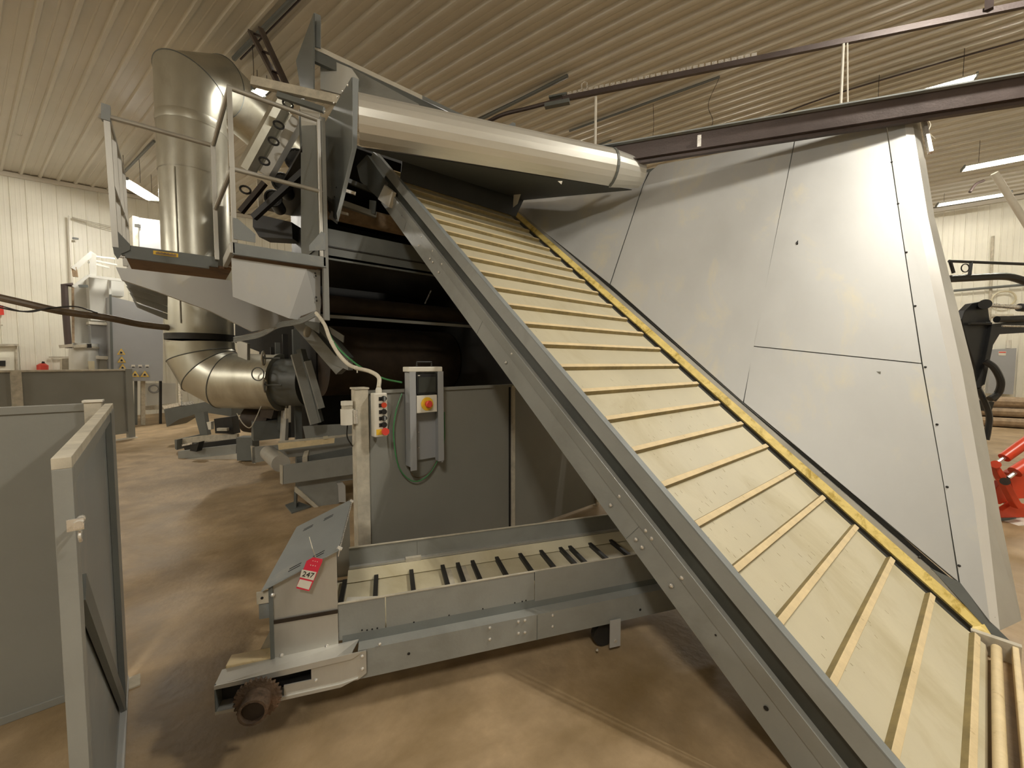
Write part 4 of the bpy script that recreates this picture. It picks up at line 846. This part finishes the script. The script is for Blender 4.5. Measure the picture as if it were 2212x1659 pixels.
a_ = PN(607, 1001, nR, pR0 + nR * .02); MB().tube([a_, PN(580, 978, nR, pR0 + nR * .68)], .075, 20).build('end_roller', 'galv', rf)
rp('tray_floor', 'greyd', [(640, 990), (770, 965), (770, 985), (655, 1003)], .3, .02); rp('inner_channel', 'cap', [(653, 988), (664, 985), (664, 998), (653, 1000)], .25, .3)
rp('tray_front', 'cleat', [(600, 958), (723, 946), (722, 957), (602, 972)], .35, .01)
rp('tray_rim', 'cap', [(600, 953), (700, 944), (768, 936), (768, 940), (722, 947), (606, 961)], .50, .01)
rp('tray_tab', 'belt', [(698, 943), (708, 942), (708, 948), (698, 949)], .34, .02)
rp('side_sheet', 'grey', [(654, 921), (700, 918), (770, 915), (770, 936), (660, 948)], .8, .02)
rp('stand_panel', 'grey', [(638, 1042), (765, 1022), (765, 1036), (735, 1040), (735, 1085), (700, 1105), (690, 1105), (638, 1062)], .10, .02)
rp('stand_foot_post', 'greyd', [(635, 1060), (640, 1065), (640, 1107), (634, 1107)], .10, .14); rp('stand_brace', 'cap', [(636, 1052), (640, 1052), (694, 1100), (690, 1106), (636, 1062)], .08, .02)
a_ = PZ(632, 1098, 0); MB().slab([PZ(616, 1093, 0), PZ(640, 1084, 0), PZ(672, 1096, 0), PZ(630, 1110, 0)], V3(0, 0, .012)).build('foot_plate', 'greyd', rf)
rp('round_bracket', 'galvw', [(727, 1044), (740, 1042), (746, 1050), (747, 1085), (732, 1085), (730, 1048)], .05, .02)
# ================================================================== FAR SMALL MACHINE
fm = thing('low_machine', 'low grey machine with channel frame standing on the floor beyond the duct elbow', 'machine', PZ(430, 1000, 0))
def fmp(name, m, pts, dep, th=.05): return pd_(fm, name, m, pts, dep, th)
fmp('channel', 'grey', [(384, 975), (510, 960), (510, 982), (385, 991)], 5.6, .05); fmp('upper_channel', 'cap', [(377, 950), (430, 942), (512, 938), (512, 948), (378, 960)], 6.0, .05)
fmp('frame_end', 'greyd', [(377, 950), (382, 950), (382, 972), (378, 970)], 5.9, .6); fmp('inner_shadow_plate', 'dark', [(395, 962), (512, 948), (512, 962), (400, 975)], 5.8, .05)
fmp('skid', 'galv', [(388, 1010), (400, 992), (512, 980), (512, 992), (402, 1006)], 5.55, .1); fmp('frame_post', 'greyd', [(510, 945), (545, 945), (545, 995), (512, 995)], 5.4, .15)
fmp('casing', 'greyd', [(354, 884), (390, 878), (445, 868), (500, 862), (500, 900), (438, 890), (388, 905), (360, 922)], 6.6, .4); fmp('casing_lid', 'bright', [(350, 876), (386, 870), (389, 877), (354, 884)], 6.6, .3)
fmp('pipe_arm', 'bright', [(385, 828), (389, 828), (391, 876), (386, 878)], 6.6, .03)
fmp('dark_motor', 'dark', [(412, 964), (430, 955), (424, 976), (410, 974)], 5.5, .1); fmp('white_bottle', 'white', [(446, 912), (456, 911), (456, 928), (450, 928)], 6.0, .06); fmp('bright_edge', 'bright', [(393, 960), (416, 956), (414, 960), (393, 964)], 5.7, .02)
fmp('drop_leg', 'greyd', [(420, 895), (440, 890), (448, 940), (432, 940)], 6.1, .08); fmp('valve_block', 'dark', [(462, 905), (500, 900), (505, 938), (465, 936)], 6.0, .15)
fmp('stub_pipe', 'cap', [(468, 925), (490, 925), (490, 931), (468, 931)], 5.9, .05)

# ================================================================== FAR LEFT: CABINETS AND WALL THINGS
def wl_(x, y, off=0.): return PN(x, y, WD, WD * (WF - off))
def wr_(x, y, off=0.): return PN(x, y, XD, XD * (XR - off))
def Wp(par, name, m, pts, off, th=.03): return MB().slab([wl_(a, c, off) for a, c in pts], WD * th).build(name, m, par)
def Rp(par, name, m, pts, off, th=.03): return MB().slab([wr_(a, c, off) for a, c in pts], XD * th).build(name, m, par)
# cabinet planes face the camera side: normal to WD at distance
def cab_slab(par, name, m, pts, w_, th): return MB().slab([PN(a, c, WD, WD * w_) for a, c in pts], WD * th).build(name, m, par)
fz = PZ(305, 920, 0); CW = float(np.dot(fz, WD))
cb_ = thing('electrical_cabinet', 'tall grey cabinet with yellow warning triangles behind the far barrier, on legs', 'cabinet', PZ(300, 920, 0))
cab_slab(cb_, 'cabinet_body', 'cab', [(238, 640), (352, 668), (352, 823), (243, 823)], CW - .2, .45)
cab_slab(cb_, 'door_edge', 'greyd', [(236, 636), (241, 636), (246, 823), (240, 823)], CW - .22, .02)
for x, y in [(262, 760), (263, 777), (265, 793), (292, 808), (313, 808)]:
    tr_ = cab_slab(cb_, 'warning_triangle', 'yel', [(x, y - 7), (x + 9, y + 6), (x - 9, y + 6)], CW - .235, .008)
    o = cab_slab(cb_, 'triangle_field', 'cap', [(x, y - 4), (x + 6, y + 4.5), (x - 6, y + 4.5)], CW - .245, .006); o.parent = tr_
    o = cab_slab(cb_, 'triangle_symbol', 'ink', [(x - 1.5, y - 1), (x + 2.5, y + 1), (x + 1.5, y + 3.6), (x - 3, y + 3)], CW - .252, .004); o.parent = tr_
for x in (288, 303, 318): cab_slab(cb_, 'switch', 'white', [(x - 4, 788), (x + 4, 788), (x + 4, 794), (x - 4, 794)], CW - .24, .02); cab_slab(cb_, 'switch_slot', 'ink', [(x - 3, 792), (x + 3, 792), (x + 3, 794), (x - 3, 794)], CW - .245, .006)
for x0, x1, m in [(305, 314, 'cap'), (291, 297, 'greyd'), (345, 350, 'dark')]: cab_slab(cb_, 'leg', m, [(x0, 822), (x1, 822), (x1, 918), (x0, 918)], CW + .05, .06)
cab_slab(cb_, 'lower_box', 'cabw', [(318, 828), (380, 828), (380, 880), (318, 876)], CW + .7, .3); cab_slab(cb_, 'foot_beam', 'cap', [(310, 878), (372, 872), (372, 884), (312, 886)], CW + .2, .1)
MB().tube(arc(PN(333, 840, WD, WD * (CW + .3)), XD, ZD, .085, 0, 2 * pi, 18)[:-1], .022, 6, closed=True).build('handwheel', 'cab', cb_)
wc = thing('white_machine', 'white enclosed machine with round tank and railing on top, left of the warning-triangle cabinet', 'machine', PZ(200, 905, 0))
cab_slab(wc, 'upper_panel', 'cabw', [(191, 598), (236, 604), (236, 694), (196, 692)], CW + .2, .6); cab_slab(wc, 'upper_panel', 'cabw', [(240, 604), (268, 610), (268, 640), (240, 638)], CW + .2, .4)
cab_slab(wc, 'lower_panel', 'cab', [(196, 702), (236, 704), (238, 772), (198, 770)], CW + .25, .3); cab_slab(wc, 'ledge', 'white', [(192, 694), (238, 698), (238, 703), (192, 700)], CW + .15, .3)
cab_slab(wc, 'ledge', 'white', [(202, 768), (242, 770), (242, 776), (204, 775)], CW + .15, .2); cab_slab(wc, 'panel_frame', 'cabw', [(235, 603), (240, 604), (242, 780), (238, 780)], CW + .1, .1); cab_slab(wc, 'base_panel', 'cabw', [(205, 775), (242, 777), (242, 905), (205, 905)], CW + .3, .3)
cab_slab(wc, 'side_panel', 'cabw', [(155, 622), (190, 598), (193, 760), (160, 760)], CW + .5, .4); cab_slab(wc, 'rusty_edge', 'wood', [(155, 620), (160, 616), (163, 900), (158, 900)], CW + .3, .05)
MB().cyl(PN(181, 742, WD, WD * (CW + .3)), PN(183, 905, WD, WD * (CW + .3)), .21, 24).build('tank', 'cabw', wc); MB().cyl(PN(181, 752, WD, WD * (CW + .3)), PN(181, 748, WD, WD * (CW + .3)), .225, 24).build('tank_band', 'cap', wc)
def lin(par, name, m, pts, w_, r): return MB().tube([PN(a, c, WD, WD * w_) for a, c in pts], r, 8).build(name, m, par)
def lbar(par, name, m, a, c, w_, t_): return MB().bar(PN(*a, WD, WD * w_), PN(*c, WD, WD * w_), t_, t_).build(name, m, par)
lbar(wc, 'rail_post', 'cabw', (201, 548), (201, 598), CW + .1, .09); lbar(wc, 'rail', 'cabw', (158, 582), (200, 546), CW + .1, .08)
for a, c in (((200, 553), (248, 559)), ((200, 562), (252, 572)), ((190, 566), (235, 578))): lbar(wc, 'rail', 'cabw', a, c, CW + .1, .035)
lbar(wc, 'top_edge', 'cabw', (158, 620), (190, 596), CW + .05, .05); lbar(wc, 'top_edge', 'cabw', (190, 596), (268, 606), CW + .05, .05)
lbar(wc, 'rail_post', 'wood', (160, 577), (163, 598), CW + .1, .07); lbar(wc, 'bracket', 'greyd', (170, 618), (190, 618), CW + .0, .05); lbar(wc, 'shelf_arm', 'cap', (128, 749), (158, 746), CW, .06); lbar(wc, 'shelf_arm', 'cap', (158, 749), (190, 746), CW, .05); lbar(wc, 'shelf_motor', 'dark', (188, 747), (197, 747), CW, .08)
cab_slab(wc, 'yellow_tag', 'belt', [(190, 780), (204, 780), (205, 806), (193, 806)], CW + .05, .02)
solo(MB().tube([PN(a, c, WD, WD * (CW + .1)) for a, c in [(158, 616), (139, 616), (141, 660), (148, 752)]], .05, 8), 'black_pipe', 'beam', 'dark bent pipe dropping along the left of the white machine', 'pipe')
ub = thing('control_cabinet', 'white wall cabinet with black latch seen between the platform post and the duct', 'cabinet', PN(320, 535, WD, WD * (CW - .3)))
cab_slab(ub, 'cabinet_body', 'cab', [(300, 470), (372, 480), (372, 545), (302, 540)], CW - .3, .4); cab_slab(ub, 'cabinet_side', 'cap', [(286, 466), (299, 469), (301, 540), (288, 540)], CW - .2, .3)
cab_slab(ub, 'latch', 'dark', [(291, 483), (304, 485), (304, 492), (291, 490)], CW - .34, .03)
wp = solo(MB().slab([wl_(148, 465, .2), wl_(152, 468, .2), wl_(160, 640, .2), wl_(155, 640, .2)], WD * .08), 'wall_pipe', 'white', 'thin white vertical pipe on the left wall above the white machine', 'pipe')
solo(MB().slab([wl_(157, 512, .22), wl_(170, 514, .22), wl_(170, 517, .22), wl_(157, 516, .22)], WD * .06), 'wall_bracket', 'greyd', 'small grey bracket beside the white vertical wall pipe', 'bracket')
for k in range(3): solo(MB().tube([wl_(155, 469 + k * 1.5, .12), wl_(198, 480 + k * 3, .12), wl_(252, 492 + k * 4, .12)], .008, 5), 'wall_wire', 'cap', 'one of three thin parallel wires strung along the left wall', 'wire', 'wires along the left wall')
fe_ = thing('fire_extinguisher', 'small red fire extinguisher on the left wall just above the far barrier', 'fire extinguisher', wl_(92, 800, .2))
MB().tube([wl_(92, 815, .2), wl_(92, 789, .2), wl_(92, 785, .2)], [.09, .09, .04], 14).build('cylinder', 'red', fe_); MB().bar(wl_(92, 786, .2), wl_(94, 781, .2), .04, .04).build('valve', 'dark', fe_); MB().tube([wl_(94, 783, .2), wl_(98, 787, .2), wl_(98, 795, .2)], .015, 6).build('hose', 'dark', fe_)
dr = thing('door_1', 'pale frame and wall box low on the left wall at the picture edge', 'door', wl_(10, 880)); dr['kind'] = 'structure'
Wp(dr, 'door_leaf', 'wall', [(-60, 748), (34, 748), (40, 905), (-60, 905)], .08, .04); Wp(dr, 'door_head', 'cap', [(-60, 743), (41, 743), (41, 747), (-60, 748)], .2, .12); Wp(dr, 'door_jamb', 'cap', [(33, 747), (37, 747), (43, 905), (38, 905)], .12, .05)
bx_ = thing('wall_box', 'white box with black switch beside the door frame at the left edge', 'control box', wl_(8, 800, .2))
Wp(bx_, 'box_body', 'white', [(-20, 772), (21, 772), (21, 800), (-20, 800)], .2, .1); Wp(bx_, 'black_switch', 'dark', [(-6, 779), (12, 779), (12, 791), (-6, 791)], .24, .04)
solo(MB().slab([wl_(-20, 658, .1), wl_(7, 660, .1), wl_(9, 680, .1), wl_(-20, 682, .1)], WD * .04), 'red_sign', 'red', 'red sign at the left picture edge above the hose', 'sign')
for y in (701, 770): solo(MB().slab([wl_(0 if y < 720 else 106, y, .1), wl_(6 if y < 720 else 150, y, .1), wl_(6 if y < 720 else 150, y + 3, .1), wl_(0 if y < 720 else 106, y + 3, .1)], WD * .04), 'wall_rail', 'cap', 'short pale rail at the left picture edge below the red sign' if y < 720 else 'thin pale rail on the left wall, right of the fire extinguisher', 'rail')
lw = thing('low_wall_unit', 'dull wall-side box left of the round tank behind the far barrier', 'cabinet', PN(140, 905, WD, WD * (CW + 1)))
cab_slab(lw, 'body', 'cap', [(134, 775), (158, 773), (160, 905), (134, 905)], CW + .9, .3); cab_slab(lw, 'black_drum', 'dark', [(155, 770), (165, 768), (172, 905), (156, 905)], CW + .6, .2)
# hanging hoses from the duct to the left edge
hp = [D(-900, 470, 4.2), D(-400, 560, 4.1), D(-60, 630, 4.0), D(40, 652, 4.0), D(130, 672, 4.1), D(230, 686, 4.3), D(300, 700, 4.5), D(366, 708, 4.7)]
solo(MB().tube(curve_pts(hp, 40), .036, 10), 'hose_bundle', 'hose', 'thick brown hose bundle sagging from the left edge to the round duct', 'hose')
solo(MB().tube(curve_pts([D(-60, 650, 3.95), D(40, 672, 3.95), D(95, 668, 4.0), D(160, 662, 4.05), D(210, 676, 4.1)], 26), .008, 6), 'black_cable', 'dark', 'thin black cable drooping just under the thick hose bundle', 'cable')
solo(MB().tube(curve_pts([D(-60, 640, 3.9), D(0, 660, 3.9), D(60, 674, 3.95), D(110, 664, 4.0)], 20), .006, 6), 'black_cable', 'dark', 'second thin black cable crossing below the hose bundle near the left edge', 'cable')

# ================================================================== RIGHT EDGE
ld_ = thing('loader', 'black loader boom and frame at the right edge behind the flared sheet', 'vehicle', PZ(2300, 1000, 0) )
LD = 5.6
def lp_(name, m, pts, d=LD, th=.08): return pd_(ld_, name, m, pts, d, th, .006)
lp_('boom_plate', 'tblack', [(2078, 690), (2085, 670), (2100, 655), (2125, 650), (2134, 660), (2138, 690), (2143, 700), (2150, 712), (2132, 800), (2112, 850), (2106, 790), (2090, 740)], LD, .09)
lp_('boom_rib', 'tblack', [(2143, 700), (2225, 690), (2225, 718), (2160, 722), (2146, 745), (2128, 830), (2116, 838), (2136, 740)], LD - .05, .12)
MB().cyl(D(2128, 657, LD - .12), D(2128, 657, LD + .15), .065, 20).build('pivot_pin', 'tblack', ld_); MB().cyl(D(2094, 699, LD - .05), D(2140, 699, LD - .05), .02, 8).build('grease_rod', 'tblack', ld_)
MB().cyl(D(2138, 659, LD), D(2225, 666, LD), .03, 12).build('cylinder_rod', 'bright', ld_); MB().cyl(D(2202, 664, LD), D(2260, 668, LD), .055, 14).build('cylinder_barrel', 'tblack', ld_); MB().cyl(D(2153, 690, LD - .1), D(2225, 688, LD - .1), .045, 12).build('cross_tube', 'tblack', ld_); MB().cyl(D(2165, 704, LD - .2), D(2225, 705, LD - .2), .012, 8).build('steel_pipe', 'bright', ld_)
MB().tube(curve_pts([D(2128, 780, LD - .1), D(2148, 795, LD - .15), D(2162, 825, LD - .15), D(2155, 850, LD - .1), D(2138, 862, LD - .1)], 24), .04, 10).build('hydraulic_hose', 'tblack', ld_)
MB().tube(curve_pts([D(2130, 783, LD - .1), D(2155, 805, LD - .12), D(2166, 840, LD - .12), D(2148, 866, LD - .1)], 20), .018, 8).build('hydraulic_hose', 'tblack', ld_)
MB().tube(curve_pts([D(2112, 838, LD), D(2128, 870, LD), D(2137, 900, LD), D(2134, 930, LD), D(2130, 950, LD)], 20), .035, 8).build('hydraulic_hose', 'tblack', ld_)
lp_('tool_tray', 'tblack', [(2112, 864), (2149, 868), (2142, 890), (2114, 886)], LD + .1, .2); lp_('coupler', 'bright', [(2122, 815), (2130, 810), (2126, 862), (2118, 866)], LD + .1, .05)
hf = thing('loader_canopy', 'black tubular canopy frame with cable ring at right edge above the loader boom', 'vehicle frame', D(2140, 600, 6.2))
MB().tube(curve_pts([D(2040, 603, 6.2), D(2100, 600, 6.2), D(2160, 597, 6.2), D(2190, 600, 6.2), D(2225, 612, 6.2)], 20), .055, 10).build('main_tube', 'tblack', hf); MB().cyl(D(2050, 564, 6.2), D(2225, 571, 6.2), .022, 8).build('top_tube', 'tblack', hf)
MB().bar(D(2098, 566, 6.2), D(2094, 598, 6.2), .04, .04).build('strut', 'tblack', hf); MB().tube(arc(D(2085, 579, 6.1), V3(s50, -c50, 0), ZD, .06, 0, 2 * pi, 18)[:-1], .008, 6, closed=True).build('cable_ring', 'tblack', hf); MB().bar(D(2052, 563, 6.2), D(2060, 590, 6.2), .03, .03).build('strut', 'tblack', hf)
rg = thing('red_implement', 'red hydraulic attachment with linkage and two rams at the right edge', 'machine', PZ(2205, 1155, 0))
RDp = 3.35
def rp_(name, m, pts, d=RDp, th=.05): return pd_(rg, name, m, pts, d, th, .004)
MB().cyl(D(2169, 989, RDp), D(2240, 938, RDp), .040, 16).build('ram_barrel', 'tred', rg); MB().cyl(D(2156, 998, RDp), D(2170, 988, RDp), .014, 10).build('ram_rod', 'bright', rg)
MB().cyl(D(2192, 1020, RDp - .15), D(2250, 984, RDp - .15), .045, 16).build('ram_barrel', 'tred', rg); MB().cyl(D(2178, 1032, RDp - .15), D(2193, 1021, RDp - .15), .014, 10).build('ram_rod', 'bright', rg)
MB().cyl(D(2151, 1003, RDp - .05), D(2151, 1003, RDp + .2), .032, 14).build('link_pin', 'tred', rg); MB().cyl(D(2171, 1040, RDp - .2), D(2171, 1040, RDp + .1), .030, 14).build('link_pin', 'rust', rg)
rp_('link_arm', 'tred', [(2144, 1000), (2156, 1002), (2180, 1036), (2166, 1042)]); rp_('link_arm', 'tred', [(2166, 1038), (2180, 1040), (2206, 1086), (2225, 1096), (2200, 1100), (2190, 1085)], RDp - .1)
rp_('side_plate', 'tred', [(2152, 1055), (2164, 1040), (2178, 1055), (2190, 1088), (2182, 1092), (2172, 1085), (2160, 1090), (2150, 1078)], RDp + .05); rp_('back_plate', 'tred', [(2178, 1022), (2240, 990), (2240, 1075), (2195, 1078)], RDp + .1)
rp_('base_plate', 'tred', [(2150, 1100), (2165, 1104), (2195, 1085), (2240, 1095), (2240, 1117), (2155, 1119)], RDp); rp_('base_block', 'greyd', [(2158, 1119), (2196, 1118), (2196, 1134), (2160, 1136)], RDp, .2)
solo(MB().slab([D(2167, 1142, RDp - .1), D(2240, 1128, RDp - .1), D(2240, 1138, RDp - .1), D(2172, 1148, RDp - .1)], FW * .5), 'white_bracket_bar', 'white', 'white metal bar under the red implement at the right edge', 'bar')
gb_ = thing('wooden_skid', 'brown box skid below the white bar at the right edge', 'skid', PZ(2212, 1180, 0)); pd_(gb_, 'skid_block', 'wood', [(2174, 1149), (2250, 1140), (2250, 1178), (2182, 1170)], RDp, .4)
ep = thing('wall_panel_board', 'grey electrical enclosure with small warning label on the right wall', 'electrical box', wr_(2165, 850, .2))
Rp(ep, 'enclosure', 'cab', [(2140, 755), (2196, 752), (2189, 852), (2134, 850)], .25, .2); Rp(ep, 'warning_label', 'white', [(2157, 759), (2174, 759), (2173, 768), (2157, 768)], .26, .01); Rp(ep, 'label_stripe', 'red', [(2158, 760), (2173, 760), (2173, 762), (2158, 762)], .27, .01)
solo(MB().cyl(wr_(2179, 735, .15), wr_(2179, 752, .15), .05, 8), 'wall_conduit', 'white', 'white conduit above the grey enclosure on the right wall', 'pipe', 'conduits on the right wall')
solo(MB().cyl(wr_(2145, 510, .1), wr_(2137, 700, .1), .03, 8), 'wall_conduit', 'cap', 'long thin vertical conduit on the right wall', 'pipe', 'conduits on the right wall')
solo(MB().cyl(wr_(2060, 628, .2), wr_(2225, 614, .2), .035, 8), 'wall_conduit', 'greyd', 'long grey conduit running sideways on the right wall below the canopy frame', 'pipe', 'conduits on the right wall')
solo(MB().tube(curve_pts([wr_(2155, 850, .2), wr_(2160, 872, .2), wr_(2180, 880, .2), wr_(2225, 882, .2)], 20), .03, 8), 'wall_conduit', 'white', 'white hose curving below the grey enclosure', 'pipe', 'conduits on the right wall')
solo(MB().tube(arc(wr_(2168, 646, .15), WD, ZD, .22, 0, 2 * pi, 24)[:-1], .025, 6, closed=True), 'cable_coil', 'belt', 'round coil hung on the right wall above the loader boom', 'cable')
solo(MB().cyl(wr_(2140, 683, .3), wr_(2188, 683, .3), .06, 10), 'unit_heater_pipe', 'cap', 'thick pale horizontal pipe on the right wall behind the loader boom', 'pipe')
rs = random.Random(5)
pb0 = PZ(2150, 922, 0)
for k in range(14):
    row = 0 if k < 6 else (1 if k < 11 else 2); col = k - (0, 6, 11)[row]; r = rs.uniform(.085, .105)
    c = pb0 + XD * (col * .225 + row * .112) + ZD * (.106 + row * .20) + WD * rs.uniform(-.5, .2)
    solo(MB().tube([c - WD * 1.3, c + WD * rs.uniform(.6, 1.2)], r, 9), 'timber_piece', 'wood', 'rough timber piece in the pile against the right wall', 'timber', 'timber pile by the right wall')
# diagonal white tube under the right lamp
dt = D(2148, 374, 6.5); de = D(2240, 520, 6.5)
solo(MB().tube([dt, de], .045, 12), 'diagonal_white_tube', 'white', 'thick white tube slanting down at the right edge below the long lamp', 'tube')
solo(MB().tube(curve_pts([D(2095, 415, 9.5), D(2108, 398, 9.5), D(2125, 390, 9.5)], 10), .03, 8), 'dark_hanger', 'beam', 'short dark hanger between the lamps near the right edge', 'hanger')

wk = thing('wall_sheet', 'white sheet leaning far behind, seen between the round duct and the railing post', 'panel', PN(505, 400, WD, WD * (CW - .5)))
cab_slab(wk, 'sheet_face', 'white', [(488, 372), (506, 284), (523, 297), (503, 372)], CW - .5, .05)
